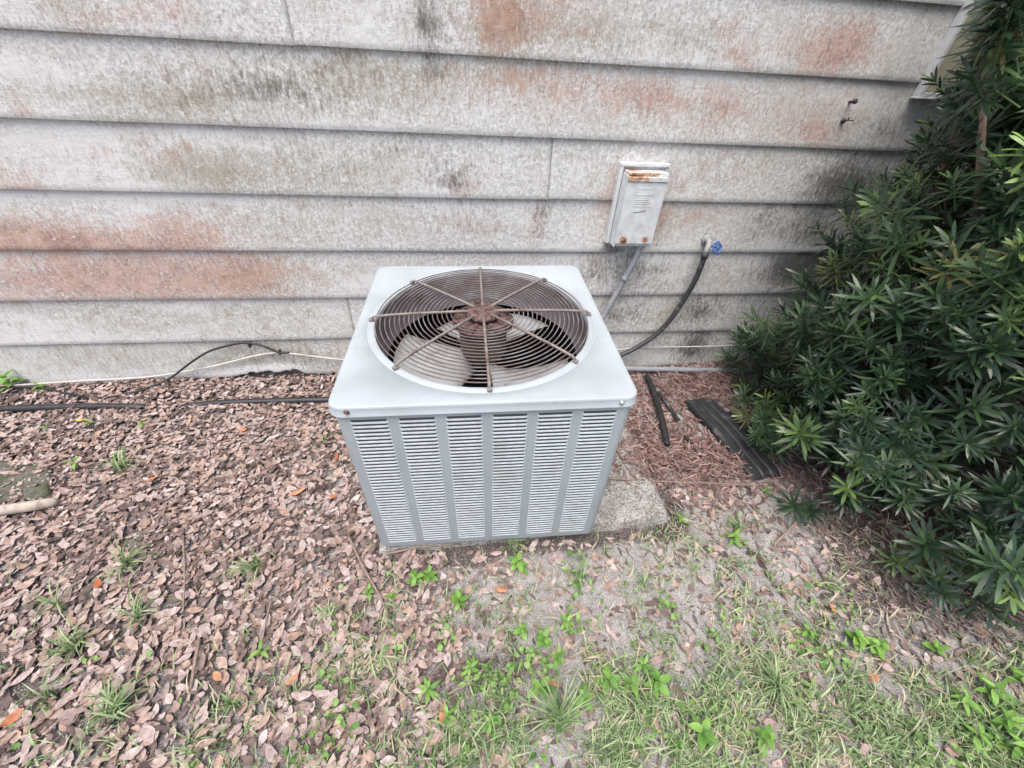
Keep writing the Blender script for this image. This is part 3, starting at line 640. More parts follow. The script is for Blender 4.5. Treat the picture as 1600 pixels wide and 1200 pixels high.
def strip(P, wdt, th, label):
    pts = smooth_path(P, 4); m = MB(); V = []; F = []
    for i, p in enumerate(pts):
        t_ = (pts[min(i+1, len(pts)-1)]-pts[max(i-1, 0)]).normalized(); s = Vector((t_.y, -t_.x, 0)).normalized()*wdt/2
        V += [p-s, p+s, p+s+Vector((0, 0, th)), p-s+Vector((0, 0, th))]
    for i in range(len(pts)-1):
        for k in range(4): F.append((i*4+k, (i+1)*4+k, (i+1)*4+(k+1) % 4, i*4+(k+1) % 4))
    F += [(3, 2, 1, 0), tuple(len(V)-4+k for k in range(4))]
    m.add(V, F); return tag(m.build('plastic_strip', M['plastic'], None), label, 'plastic strip')
strip([(.965, -.265, .012), (.972, -.37, .016), (.980, -.480, .010)], .018, .006, 'narrow black plastic strip next to the short black pipe')
strip([(.968, -.575, .008), (.982, -.68, .014), (.998, -.772, .008)], .016, .006, 'narrow black plastic strip at the near end of the dead needles')
# ridged black plastic plank
def ridged(name, c0, c1, wdt, label, zlo, zhi, ridges):
    a = Vector(c0); b = Vector(c1); d = (b-a); L = d.length; t_ = d.normalized(); s = Vector((t_.y, -t_.x, 0)).normalized()
    nx = 40; prof = []
    for k in range(nx+1):
        x = -wdt/2+wdt*k/nx; z = .016
        for rx in ridges: z -= .007*math.exp(-((x-rx*wdt)/.006)**2)
        e = min(k, nx-k)/nx*wdt; z -= .012*max(0, 1-e/.008)**2
        prof.append((x, z))
    n = 26; V = []; F = []
    for i in range(n+1):
        u = i/n; p = a+d*u; z0 = zlo+(zhi-zlo)*u+.006*math.sin(u*5)
        for x, z in prof:
            q = p+s*(x+.004*math.sin(u*9)); V.append((q.x, q.y, z0+z-(.018*max(0, 1-min(u, 1-u)*12)**2)))
    m_ = nx+1
    F = [(i*m_+k, i*m_+k+1, (i+1)*m_+k+1, (i+1)*m_+k) for i in range(n) for k in range(nx)]
    k0 = len(V); V += [(x, y, z-.016) for x, y, z in V[:]]
    F += [(k0+i*m_+k, k0+(i+1)*m_+k, k0+(i+1)*m_+k+1, k0+i*m_+k+1) for i in range(n) for k in range(nx)]
    F += [(i*m_, (i+1)*m_, k0+(i+1)*m_, k0+i*m_) for i in range(n)]+[(i*m_+nx, k0+i*m_+nx, k0+(i+1)*m_+nx, (i+1)*m_+nx) for i in range(n)]
    F += [(k, k0+k, k0+k+1, k+1) for k in range(nx)]+[(n*m_+k, n*m_+k+1, k0+n*m_+k+1, k0+n*m_+k) for k in range(nx)]
    m = MB(); m.add(V, F); o = m.build(name, M['plastic'], None, True)
    return tag(o, label, 'plastic board')
ridged('plastic_board', (1.150, -.325), (1.215, -.835), .150, 'wide black ridged plastic board lying among dead needles', .010, .020, (-.18, .12)) if False else \
    ridged('plastic_board', (1.150, -.325, 0), (1.215, -.835, 0), .150, 'wide black ridged plastic board lying among dead needles', .010, .020, (-.18, .12))
ridged('plastic_board', (1.285, -.42, 0), (1.345, -.80, 0), .060, 'narrow black ridged plastic board tucked against the shrub', .008, .016, (-.15, .2))

# ================================================================== LEFT-HAND STONE AND BRANCH
ST = [(-1.80, -.725), (-1.555, -.700), (-1.64, -.555), (-2.05, -.46)]
tag(link('stepping_stone', slab('stepping_stone', ST, lambda x, y: .012+.008*(y+.6), -.05, M['stone'], .012, 30, 51, .006)), 'dark mossy flat stone at the left edge of the picture', 'stone')
tag(MB().tube(smooth_path([(-1.98, -.80, .026), (-1.70, -.765, .024), (-1.58, -.752, .024), (-1.495, -.734, .020)], 6), [.019]*13+[.0185]*3+[.0175, .016, .011], 10).build('fallen_branch', M['log'], None, True),
    'short pale bare branch lying in front of the mossy stone', 'branch')

# ================================================================== LEAF LITTER
def leaf_variant(L, Wd, curl, fold, twist, seed):
    r_ = random.Random(seed); V = []; n = 6
    for i in range(n+1):
        u = i/n; w = Wd*(math.sin(PI*min(1, (u*.94+.03)))**.8)*(1+.25*(u-.5)*r_.uniform(-1, 1)); x = (u-.5)*L
        z = curl*(2*u-1)**2+r_.uniform(-1, 1)*.0022; tw = twist*(u-.5)
        for k in (-1, 0, 1):
            y = k*w/2; V.append((x, y*math.cos(tw)+r_.uniform(-1, 1)*.0016*abs(k), z+abs(k)*fold*w+y*math.sin(tw)))
    F = [(i*3+k, (i+1)*3+k, (i+1)*3+k+1, i*3+k+1) for i in range(n) for k in range(2)]
    return np.array(V), np.array(F)
LV = [leaf_variant(random.uniform(.030, .058), random.uniform(.017, .027), random.uniform(-.003, .006), random.uniform(-.12, .18), random.uniform(-.6, .6), k) for k in range(14)]
def in_quad(x, y, Q, grow=0.0):
    c = np.mean(np.array(Q), 0); ok = np.ones_like(x, bool)
    for i in range(4):
        a = np.array(Q[i]); b = np.array(Q[(i+1) % 4]); nrm = np.array([b[1]-a[1], a[0]-b[0]]); nrm = nrm/np.hypot(*nrm)
        ok &= ((x-a[0])*nrm[0]+(y-a[1])*nrm[1]) < grow
    return ok
def litter_density(x, y):
    left = sstep(-.02, -.42, x+.35*(y+1.0))
    d = .10+.95*left
    d = np.where((x > -.4) & (x < .75) & (y < -1.02), np.maximum(d*.9, .22), d)
    d = np.where(x > .7, .22, d)
    d *= 1-.75*np.exp(-(((x+1.25)/.15)**2+((y+1.30)/.11)**2))
    d *= 1-.25*sstep(-1.3, -1.6, y)
    d *= .55+.9*vnoise(x*3.3, y*3.3, 41)
    d = np.where((x > .55) & (y < -1.05), .17, d)
    d = np.where(x > 1.2, .18, d)
    return np.clip(d, 0, 1)
N0 = 60000
lx = rng.uniform(-2.9, 2.0, N0); ly = rng.uniform(-2.45, .025, N0)
keep = rng.random(N0) < litter_density(lx, ly)
keep &= ~((ly > -.035) & (lx > -1.5) & (lx < -.6) & (rng.random(N0) < .8))
keep &= ~in_quad(lx, ly, PAD, .012) & ~((in_quad(lx, ly, ST, -.035) & (rng.random(N0) < np.where(ly < -.58, .70, .25)))) & ~((lx > 1.06) & (lx < 1.30) & (ly > -.84) & (ly < -.30))
lx, ly = lx[keep], ly[keep]; n = len(lx)
layer = rng.random(n); lz = gz(lx, ly)+.004+.014*layer*np.clip(litter_density(lx, ly)*1.3, .15, 1)
tl = .08+.45*rng.random(n)**2
Rl = euler_mats(rng.normal(0, 1, n)*tl*.8, rng.normal(0, 1, n)*tl*.7, rng.uniform(0, 2*PI, n))
Sl = .42+.80*rng.beta(1.5, 2.3, n); Tl = np.stack([lx, ly, lz], 1); vid = rng.integers(0, len(LV), n)
# shade of each leaf: random, drifting in broad patches
rn = np.clip(rng.beta(1.15, 1.1, n)*.7+.3*vnoise(lx*2.6, ly*2.6, 43), 0.02, .98)
dC = Tl-CAM; dep = dC@CF; pu = 800+FPX*(dC@CR)/dep; pv = 600-FPX*(dC@CU)/dep
vis = (pu > 15) & (pu < 1585) & (pv > 560) & (pv < 1190) & (layer > .66)
score = np.where(vis, Sl/dep*np.abs(Rl[:, 2, 2]), -1); order = np.argsort(-score); nI = 284
solo = order[:nI]; rest = np.setdiff1d(np.arange(n), solo)
nc_ = 15000; cx_ = rng.uniform(-2.5, 1.6, nc_); cy_ = rng.uniform(-1.85, .02, nc_)
kc = (rng.random(nc_) < np.clip(litter_density(cx_, cy_)*.8+.22, 0, 1)) & ~in_quad(cx_, cy_, PAD, .01) & ~in_quad(cx_, cy_, ST, -.06); cx_, cy_ = cx_[kc], cy_[kc]; nc_ = len(cx_)
crumb = [leaf_variant(.03, .006+.008*(k % 3), .003, .2, .9, 90+k) for k in range(6)]
tag(link('leaf_crumbs', scatter('leaf_crumbs', crumb, rng.integers(0, 6, nc_), euler_mats(rng.normal(0, .5, nc_), rng.normal(0, .4, nc_), rng.uniform(0, 6.3, nc_)), rng.uniform(.2, .75, nc_),
    np.stack([cx_, cy_, gz(cx_, cy_)+.003+.016*rng.random(nc_)*np.clip(litter_density(cx_, cy_), .1, 1)], 1), M['litter'], rng.beta(1.2, 1.2, nc_))), 'broken bits of dry leaf and stalk scattered over the soil', 'leaf debris', None, 'stuff')
lo = link('leaf_litter', scatter('leaf_litter', LV, vid[rest], Rl[rest], Sl[rest], Tl[rest], M['litter'], rn[rest]))
tag(lo, 'thick carpet of dry mauve-brown leaves covering the soil', 'leaf litter', None, 'stuff')
TONES = [(.06, 'dark brown'), (.28, 'dull mauve-brown'), (.50, 'pinkish-brown'), (.70, 'pale mauve'), (.86, 'light grey-brown')]
LM = [[bulk('fallen_leaf', V, F, M['litter_solo'], {'rnd': np.full(len(V), tn[0])}) for V, F in LV] for tn in TONES]
def put_leaf(me, R, s, T, name='fallen_leaf'):
    o = link(name, me); o.matrix_world = Matrix.Translation(Vector(T)) @ Matrix(R.tolist()).to_4x4() @ Matrix.Scale(float(s), 4); return o
def where_leaf(u, v):
    if u > 1180: return 'in front of the shrub' if v > 850 else 'beside the shrub'
    if u > 900: return 'on the sand right of the unit' if v < 930 else 'in the grass on the right'
    if u > 640: return 'on bare soil before the unit' if v < 930 else 'among the weeds in the middle foreground' if v < 1060 else 'at the bottom centre'
    if v < 660: return 'between the wall and the black pipe'
    if u < 240: return 'near the mossy stone' if v < 800 else 'at the left edge of the litter' if v < 960 else 'in the lower left corner'
    if u < 430: return 'in the litter beyond the straight twig' if v < 830 else 'around the straight twig' if v < 980 else 'below the dark upright twig'
    return 'close to the left of the unit' if v < 840 else 'around the leaning stick' if v < 980 else 'left of the weeds at the bottom'
SOLO = []
for i in solo:
    tn = min(len(TONES)-1, int(rn[i]*5)); o = put_leaf(LM[tn][vid[i]], Rl[i], Sl[i], Tl[i]+np.array([0, 0, .004])); V = LV[vid[i]][0]
    ln = (V[:, 0].max()-V[:, 0].min())*Sl[i]; rt = (V[:, 0].max()-V[:, 0].min())/(V[:, 1].max()-V[:, 1].min())
    size = ('large' if ln > .048 else 'small' if ln < .037 else 'medium')+(' narrow' if rt > 2.3 else ' broad' if rt < 1.7 else '')
    SOLO.append((f'{size} {TONES[tn][1]} dry leaf {where_leaf(pu[i], pv[i])}', float(pu[i]), o))
ORD = ['leftmost', 'second from left', 'third from left', 'fourth from left', 'fifth from left', 'sixth from left', 'seventh from left', 'eighth from left', 'ninth from left', 'tenth from left']
for lab in sorted(set(a for a, b, c in SOLO)):
    g_ = sorted([(b, c) for a, b, c in SOLO if a == lab], key=lambda q: q[0])
    for k, (b, c) in enumerate(g_): tag(c, lab+(', '+ORD[min(k, 9)] if len(g_) > 1 else ''), 'leaf', 'dry brown leaves on top of the litter')
OR = [bulk('orange_leaf', V, F, M['orange'], {'rnd': np.zeros(len(V))}) for V, F in LV[:5]]
ORANGE = [(380, 671, 'orange fallen leaf nearest the black pipe left of the unit'), (525, 713, 'orange fallen leaf against the upper left side of the unit'), (236, 748, 'orange fallen leaf to the right of the mossy stone'),
 (520, 777, 'orange fallen leaf against the lower left side of the unit'), (465, 770, 'orange fallen leaf a hand from the lower left side of the unit'), (152, 912, 'orange fallen leaf among dry leaves in front of the pale branch'), (457, 1062, 'small orange leaf under the yellow-green seedling on the left'),
 (340, 1057, 'pale orange leaf beside a dark upright twig in the lower left'), (20, 1122, 'orange leaf at the lower left edge of the picture'), (863, 1067, 'orange leaf standing in the grass in the middle foreground'), (692, 1115, 'red-brown leaf in the grass at the bottom centre'),
 (782, 923, 'narrow red-brown leaf on the sand in front of the unit'), (1303, 949, 'long orange-brown leaf among needles in front of the shrub'), (1366, 1058, 'orange-brown leaf near the lobed weed in the right foreground')]
for k, (u, v, lab) in enumerate(ORANGE):
    p = G(u, v, .02); z = float(gz(p[0], p[1]))+.024
    o = put_leaf(OR[k % 5], euler_mats(np.array([.25-.1*(k % 4)]), np.array([.2*((k % 3)-1)]), np.array([k*1.7]))[0], .9+.12*(k % 3), (p[0], p[1], z), 'orange_leaf')
    tag(o, lab, 'leaf', 'orange fallen leaves')
p = G(125, 657, .02); o = put_leaf(bulk('yellow_leaf', *LV[2], M['yellowleaf'], {'rnd': np.zeros(len(LV[2][0]))}), np.eye(3), .9, (p[0], p[1], float(gz(p[0], p[1]))+.028), 'yellow_leaf'); tag(o, 'yellow fallen leaf just in front of the black pipe on the left', 'leaf')

# dead needles to the right of the unit and under the shrub
def strip_variant(L, w, bend, seed):
    r_ = random.Random(seed); V = []; n = 4
    for i in range(n+1):
        u = i/n; ww_ = w*(math.sin(PI*(u*.86+.07))**.6)
        for k in (-1, 1): V.append(((u-.5)*L, k*ww_/2+bend*(2*u-1)**2, .004*r_.uniform(-1, 1)+.10*L*bend*20*(1-(2*u-1)**2)))
    return np.array(V), np.array([(i*2, i*2+2, i*2+3, i*2+1) for i in range(n)])
NV = [strip_variant(random.uniform(.045, .075), random.uniform(.0035, .006), random.uniform(-.008, .008), k) for k in range(8)]
def needle_density(x, y):
    d = np.exp(-(((x-1.02)/.24)**2+((y+.74)/.13)**2))*1.2+.55*np.exp(-(((x-.66)/.14)**2+((y+.74)/.08)**2))+.2*np.exp(-(((x-.80)/.06)**2+((y+.45)/.3)**2))+np.exp(-(((x-1.30)/.35)**2+((y+.22)/.16)**2))*.9
    d += .35*np.exp(-(((x-.9)/.25)**2+((y+.45)/.3)**2))+.30*sstep(1.1, 1.5, x-.2*(y+1))*sstep(-1.7, -1.2, y)
    d += .03*sstep(.2, .6, x)+.012*(y < -.3)
    return np.clip(d, 0, 1)
N1 = 62000; nx_ = rng.uniform(-1.9, 2.3, N1); ny_ = rng.uniform(-1.75, .02, N1)
k = rng.random(N1) < needle_density(nx_, ny_)
k &= ~((nx_ > -.36) & (nx_ < .42) & (ny_ > -1.07)) & ~((nx_ > .30) & (nx_ < .48) & (ny_ > -1.03) & (ny_ < -.3)) & ~((nx_ < .69) & (ny_ > -1.03) & (ny_ < -.86)) & ~((np.abs(nx_-1.185-.12*(ny_+.58)*-1) < .068) & (ny_ > -.83) & (ny_ < -.33) & (rng.random(N1) < .93))
nx_, ny_ = nx_[k], ny_[k]; m_ = len(nx_)
pile = needle_density(nx_, ny_)
onpad = in_quad(nx_, ny_, PAD, .0)
nz_ = np.where(onpad, np.array([pad_top(a, b) for a, b in zip(nx_, ny_)])+.004, gz(nx_, ny_)+.005+.030*pile*rng.random(m_))
Rn = euler_mats(rng.normal(0, .5, m_), rng.normal(0, .22, m_), rng.uniform(0, 2*PI, m_))
nv_ = rng.integers(0, 8, m_); ns_ = rng.uniform(.7, 1.25, m_); nr_ = rng.random(m_); nt_ = np.stack([nx_, ny_, nz_], 1)
red = (ny_+.12*rng.normal(0, 1, m_) > -.92) & (nx_ > .3)
for sel, nm, mt, lab in ((red, 'dead_needles', 'needle', 'reddish-brown dead needle leaves piled between the unit and the shrub'), (~red, 'dry_straw', 'straw', 'grey-brown dry straw and needles strewn over the soil before the shrub')):
    tag(link(nm, scatter(nm, NV, nv_[sel], Rn[sel], ns_[sel], nt_[sel], M[mt], nr_[sel])), lab, 'needles', None, 'stuff')
# pale grit on the stone
Vp = np.array([(-1, -1, -.6), (1, -1, -.6), (1, 1, -.6), (-1, 1, -.6), (-.7, -.7, .5), (.7, -.7, .5), (.7, .7, .5), (-.7, .7, .5)])*.5
Fp = np.array([(4, 5, 6, 7), (0, 1, 5, 4), (1, 2, 6, 5), (2, 3, 7, 6), (3, 0, 4, 7)])
m2 = 60; tx = rng.beta(1.3, 1.0, m2); ty = rng.beta(3, 1.2, m2)
sx = (ST[0][0]*(1-tx)+ST[1][0]*tx)*(1-ty)+(ST[3][0]*(1-tx)+ST[2][0]*tx)*ty; sy = (ST[0][1]*(1-tx)+ST[1][1]*tx)*(1-ty)+(ST[3][1]*(1-tx)+ST[2][1]*tx)*ty
tag(link('pale_grit', scatter('pale_grit', [(Vp, Fp)], np.zeros(m2, int), euler_mats(rng.normal(0, .4, m2), rng.normal(0, .4, m2), rng.uniform(0, 6, m2)), rng.uniform(.003, .009, m2), np.stack([sx, sy, np.full(m2, .016)+.008*(sy+.6)], 1), M['pebble'], rng.random(m2))),
    'scattered pale grit and shell bits on the mossy stone', 'grit', None, 'stuff')

# ================================================================== GRASS
def blades(x, y, h, w, lean, az, rnd, name, mat=None, base=None):
    n = len(x); seg = 4; V = np.empty((n, seg+1, 2, 3)); zb = gz(x, y)-.002 if base is None else base
    dx, dy = np.cos(az), np.sin(az)
    for i in range(seg+1):
        u = i/seg; a = lean*(u**1.25)
        along = h*u*np.sin(a)*.95; up = h*u*np.cos(a*.92)
        ww_ = w*(1-u**2.2)*.5+.0002
        for k, s in ((0, -1), (1, 1)):
            V[:, i, k, 0] = x+dx*along-dy*ww_*s; V[:, i, k, 1] = y+dy*along+dx*ww_*s; V[:, i, k, 2] = zb+np.maximum(up, .003)
    b = np.arange(n)[:, None]*(2*(seg+1)); q = np.arange(seg)[None]*2
    F = np.stack([b+q, b+q+1, b+q+3, b+q+2], -1).reshape(-1, 4)
    return bulk(name, V.reshape(-1, 3), F, mat or M['grass'], {'rnd': np.repeat(rnd, 2*(seg+1))})
def grass_density(x, y):
    d = .9*sstep(-1.40, -1.60, y+.10*(x-.6)*(x > .2))*sstep(-.75, .15, x)
    d += .45*np.exp(-(((x+.12)/.38)**2+((y+1.36)/.12)**2))
    d += .12*np.exp(-(((x-.35)/.35)**2+((y+1.30)/.16)**2))
    d += .40*np.exp(-(((x-.62)/.35)**2+((y+1.45)/.08)**2))
    d += .30*np.exp(-(((x+.80)/.25)**2+((y+1.45)/.12)**2))
    d += .22*np.exp(-(((x-.75)/.2)**2+((y+1.10)/.12)**2))+.18*np.exp(-(((x-1.0)/.22)**2+((y+1.30)/.14)**2))
    d += .5*sstep(.9, 1.3, x)*sstep(-1.42, -1.6, y)
    cl = vnoise(x*6, y*6, 61)*.6+vnoise(x*17, y*17, 62)*.55
    d *= sstep(.34, .80, cl)*1.3
    d += .012*(y < -1.0)
    d *= 1-.85*np.exp(-(((x-.10)/.10)**2+((y+1.44)/.09)**2))
    return np.clip(d, 0, 1)
N2 = 170000; ax = rng.uniform(-1.9, 2.0, N2); ay = rng.uniform(-2.0, -.95, N2)
k = (rng.random(N2) < grass_density(ax, ay)*.62) & ~in_quad(ax, ay, PAD, .01)
ax, ay = ax[k], ay[k]
fx_ = rng.uniform(-3.2, 3.4, 60000); fy_ = rng.uniform(-4.2, -1.72, 60000); fk = rng.random(60000) < sstep(.30, .75, vnoise(fx_*3, fy_*3, 65)*.6+vnoise(fx_*11, fy_*11, 66)*.5)*sstep(-1.6, -.2, fx_-.2*(fy_+2))*.9+.04
fk &= ~((fx_ > -1.9) & (fx_ < 2.0) & (fy_ > -2.0))
ax = np.concatenate([ax, fx_[fk]]); ay = np.concatenate([ay, fy_[fk]]); ng = len(ax)
gh = rng.gamma(6, .0062, ng)*(.65+.6*vnoise(ax*4, ay*4, 63)); pr = vnoise(ax*5, ay*5, 64)
gr_ = np.clip(rng.beta(1.5, 1.5, ng)*.95+(pr-.5)*.5+.06, 0, 1)
tag(link('grass', blades(ax, ay, np.clip(gh, .015, .085), rng.uniform(.0026, .0052, ng), rng.uniform(.35, 1.55, ng), rng.uniform(0, 2*PI, ng), gr_, 'grass')),
    'sparse short green grass growing through sand in the foreground', 'grass', None, 'stuff')
def tuft(u, v, nb, hh, lab, grp='grass tufts in the leaf litter', spread=.02, lo_=.05, hi_=.75):
    p = G(u, v, .01); r_ = np.random.default_rng(int(u*7+v))
    x = r_.normal(0, spread*.5, nb); y = r_.normal(0, spread*.5, nb); az = np.arctan2(y, x)*.5+r_.uniform(0, 6.3)+r_.normal(0, 1.0, nb)
    me = blades(x, y, r_.uniform(.5, 1.1, nb)*hh, r_.uniform(.003, .0058, nb), r_.uniform(.3, 1.5, nb), az, r_.uniform(lo_, hi_, nb), 'grass_tuft', base=np.zeros(nb))
    o = link('grass_tuft', me); o.location = (p[0], p[1], float(gz(p[0], p[1]))+.006); return tag(o, lab, 'grass', grp)
for u, v, nb, hh, lab in [(190, 728, 22, .10, 'grass tuft right of the mossy stone with two long blades'), (200, 884, 30, .11, 'dark grass tuft in the litter, straight in front of the pale branch'), (405, 885, 26, .12, 'grass tuft with a long blade leaning right, left of the unit'),
 (95, 945, 16, .12, 'single thin grass tuft near the left edge of the picture'), (120, 1010, 36, .09, 'straw-mixed grass tuft above the bare dark soil patch'), (215, 965, 22, .09, 'small grass tuft right of the straw-mixed tuft'), (75, 1090, 18, .12, 'leggy grass tuft on the bare dark soil patch'),
 (190, 1110, 60, .10, 'thick bright grass tuft at the lower left'), (365, 1095, 26, .06, 'small bright grass tuft below the dark upright twig'), (515, 965, 26, .06, 'small green grass tuft beside the leaning stick'), (505, 688, 14, .06, 'spidery grass tuft close to the upper left side of the unit'),
 (797, 856, 20, .09, 'pale grass tuft growing out from under the front edge of the unit'), (1150, 828, 22, .09, 'grass tuft on the sand right of the concrete slab'), (870, 1130, 70, .16, 'large dark wiry grass clump at the bottom centre'), (960, 560, 16, .07, 'pale green tuft between the unit and the grey pipe'),
 (1210, 1070, 70, .10, 'bright grass clump below the dark sandy patch on the right'), (905, 905, 30, .07, 'yellowish grass tuft in front of the right end of the unit'), (1005, 915, 22, .06, 'small grass tuft on sand below the corner of the slab'), (75, 670, 14, .05, 'pale thin tuft above the mossy stone')]:
    tuft(u, v, nb, hh, lab)

def cover_density(x, y):
    d = np.exp(-(((x-.05)/.42)**2+((y+1.36)/.17)**2))+.9*np.exp(-(((x-.75)/.5)**2+((y+1.45)/.12)**2))+.7*np.exp(-(((x+.75)/.3)**2+((y+1.45)/.10)**2))+1.3*np.exp(-(((x-1.35)/.3)**2+((y+1.58)/.16)**2))
    return np.clip(d*sstep(.52, .85, vnoise(x*7+3, y*7, 81)*.6+vnoise(x*19, y*19, 82)*.5)*1.3, 0, 1)
nq = 26000; qx = rng.uniform(-1.5, 1.9, nq); qy = rng.uniform(-1.9, -1.06, nq); kq = rng.random(nq) < cover_density(qx, qy)*.75; qx, qy = qx[kq], qy[kq]; nq = len(qx)
QV = [leaf_variant(.017, .008+.0015*k, .002, .15, .3, 120+k) for k in range(4)]
tag(link('ground_cover', scatter('ground_cover', QV, rng.integers(0, 4, nq), euler_mats(rng.normal(0, .35, nq), -rng.uniform(0, .8, nq), rng.uniform(0, 6.3, nq)), rng.uniform(.6, 1.5, nq),
    np.stack([qx, qy, gz(qx, qy)+rng.uniform(.006, .03, nq)], 1), M['cover'], rng.random(nq))), 'tiny bright green leaves of low ground cover among the grass', 'ground cover', None, 'stuff')

# ================================================================== WEEDS
def broad_leaf(L, w, droop, lobes, seed):
    V = []; n = 6
    for i in range(n+1):
        u = i/n; ww_ = w*(math.sin(PI*(u**.8*.95+.03))**.9)*(1+(.22*math.cos(u*PI*5) if lobes else 0))
        for k in (-1, 0, 1): V.append((u*L, k*ww_/2, -droop*L*u*u+.12*ww_*abs(k)))
    return np.array(V), np.array([(i*3+k, (i+1)*3+k, (i+1)*3+k+1, i*3+k+1) for i in range(n) for k in range(2)])
WL = [bulk('leaf', *broad_leaf(.036, .019, .25, False, 0), M['weed'], {'rnd': np.full(21, .35)}), bulk('leaf', *broad_leaf(.034, .024, .18, True, 0), M['weed'], {'rnd': np.full(21, .15)}), bulk('leaf', *broad_leaf(.042, .014, .3, False, 0), M['weed'], {'rnd': np.full(21, .7)})]
stem_me = MB().tube([(0, 0, 0), (.002, .001, .5), (0, 0, 1)], [.02, .017, .012], 6).mesh('stem', M['stem'])
def weed(u, v, nl, sc, typ, lab, grp='broad-leaved weeds in the yard', hgt=.05):
    p = G(u, v, .02); r_ = random.Random(u*31+v); root = empty('weed_plant', (p[0], p[1], float(gz(p[0], p[1]))), (0, 0, r_.uniform(0, 6)))
    s = link('stem', stem_me, root); s.scale = (.09, .09, hgt*sc)
    for k in range(nl):
        t_ = (k+1)/nl; o = link('leaf', WL[typ], root); a = k*2.4+r_.uniform(-.3, .3)
        o.location = (0, 0, hgt*sc*(.25+.75*t_)); o.rotation_euler = (r_.uniform(-.2, .2), -r_.uniform(.05, .5)*(.4+t_), a)
        q = sc*r_.uniform(.75, 1.15)*(1.1-.35*t_); o.scale = (q, q, q)
    return tag(root, lab, 'weed', grp)
for u, v, nl, sc, ty, lab in [(808, 888, 8, 1.1, 0, 'light green weed standing alone in front of the middle of the unit'), (650, 912, 9, .95, 0, 'left one of two low leafy weeds before the left half of the unit'), (672, 905, 8, .85, 0, 'right one of two low leafy weeds before the left half of the unit'),
 (718, 942, 9, .95, 0, 'upright leafy weed just below the pair of low weeds'), (578, 928, 6, .8, 0, 'small weed touching the middle of the leaning stick'), (612, 935, 5, .6, 0, 'tiny dark weed right of the leaning stick'), (410, 1020, 5, .9, 2, 'lone yellow-green seedling in the leaf litter, lower left'),
 (115, 722, 5, .9, 2, 'yellow-green seedling touching the right end of the mossy stone'), (138, 660, 4, .7, 0, 'small seedling under the yellow leaf by the black pipe'), (222, 662, 5, .7, 0, 'small seedling in front of the buried stretch of the black pipe'), (180, 712, 5, .8, 0, 'round-leaved seedling right of the mossy stone'),
 (18, 600, 11, 1.5, 0, 'leafy weed against the wall at the far left'), (62, 604, 5, .9, 1, 'small dark weed at the wall, right of the leafy weed on the far left'),
 (815, 985, 8, .8, 0, 'weed on the left of the green cluster on the sand'), (850, 1000, 9, .9, 0, 'weed in the middle of the green cluster on the sand'), (885, 975, 7, .8, 0, 'weed on the upper right of the green cluster on the sand'), (872, 1025, 7, .8, 0, 'weed at the bottom of the green cluster on the sand'),
 (670, 1080, 9, .9, 2, 'bright weed left of centre near the bottom'), (735, 1045, 7, .8, 2, 'spiky bright weed right of the bright weed near the bottom'), (700, 1120, 8, .8, 2, 'bright weed at the bottom, left of the large wiry grass clump'), (765, 1130, 7, .8, 2, 'bright weed touching the left side of the large wiry grass clump'),
 (845, 1075, 6, 1.0, 0, 'broad-leaved weed beside the orange leaf in the grass'), (910, 1092, 6, 1.0, 0, 'broad-leaved weed above the wiry grass clump'), (950, 1065, 7, 1.1, 0, 'broad-leaved weed on the left of the row above the right-hand grass'), (985, 1070, 6, 1.0, 0, 'broad-leaved weed in the middle of the row above the right-hand grass'), (1025, 1068, 8, 1.25, 0, 'tall broad-leaved weed on the right of the row above the right-hand grass'), (1005, 1040, 8, .8, 2, 'yellowish weed above the row of broad-leaved weeds'),
 (1340, 1000, 10, 1.0, 1, 'lobed-leaf weed right of the dark sandy patch'), (1370, 1010, 9, 1.0, 1, 'second lobed-leaf weed right of the dark sandy patch'), (1460, 1015, 6, 1.0, 1, 'lobed-leaf weed growing alone in front of the shrub'), (1092, 1145, 6, 1.4, 0, 'large pale weed in the grass at the bottom right of centre'), (1192, 1152, 6, 1.2, 0, 'round-leaved weed in the bottom right grass'),
 (1500, 1095, 9, 1.1, 2, 'leafy lime-green weed at the left of the patch in the lower right corner'), (1540, 1080, 9, 1.2, 2, 'leafy lime-green weed at the top of the patch in the lower right corner'), (1560, 1130, 10, 1.2, 2, 'leafy lime-green weed in the middle of the patch in the lower right corner'), (1585, 1170, 10, 1.2, 2, 'leafy lime-green weed at the bottom right corner of the picture'), (1590, 1060, 7, 1.0, 2, 'leafy lime-green weed at the right edge above the corner patch'), (1520, 1150, 8, 1.1, 2, 'leafy lime-green weed low in the patch in the lower right corner'),
 (1145, 842, 8, 1.0, 2, 'bright weed between the concrete slab and the shrub'), (1060, 818, 4, .9, 2, 'small bright seedling at the front right corner of the slab'), (1195, 768, 4, .7, 2, 'tiny bright seedling at the near end of the black plastic board'), (1265, 985, 7, .8, 2, 'grass-green weed on the upper side of the dark sandy patch')]:
    weed(u, v, nl, sc, ty, lab)

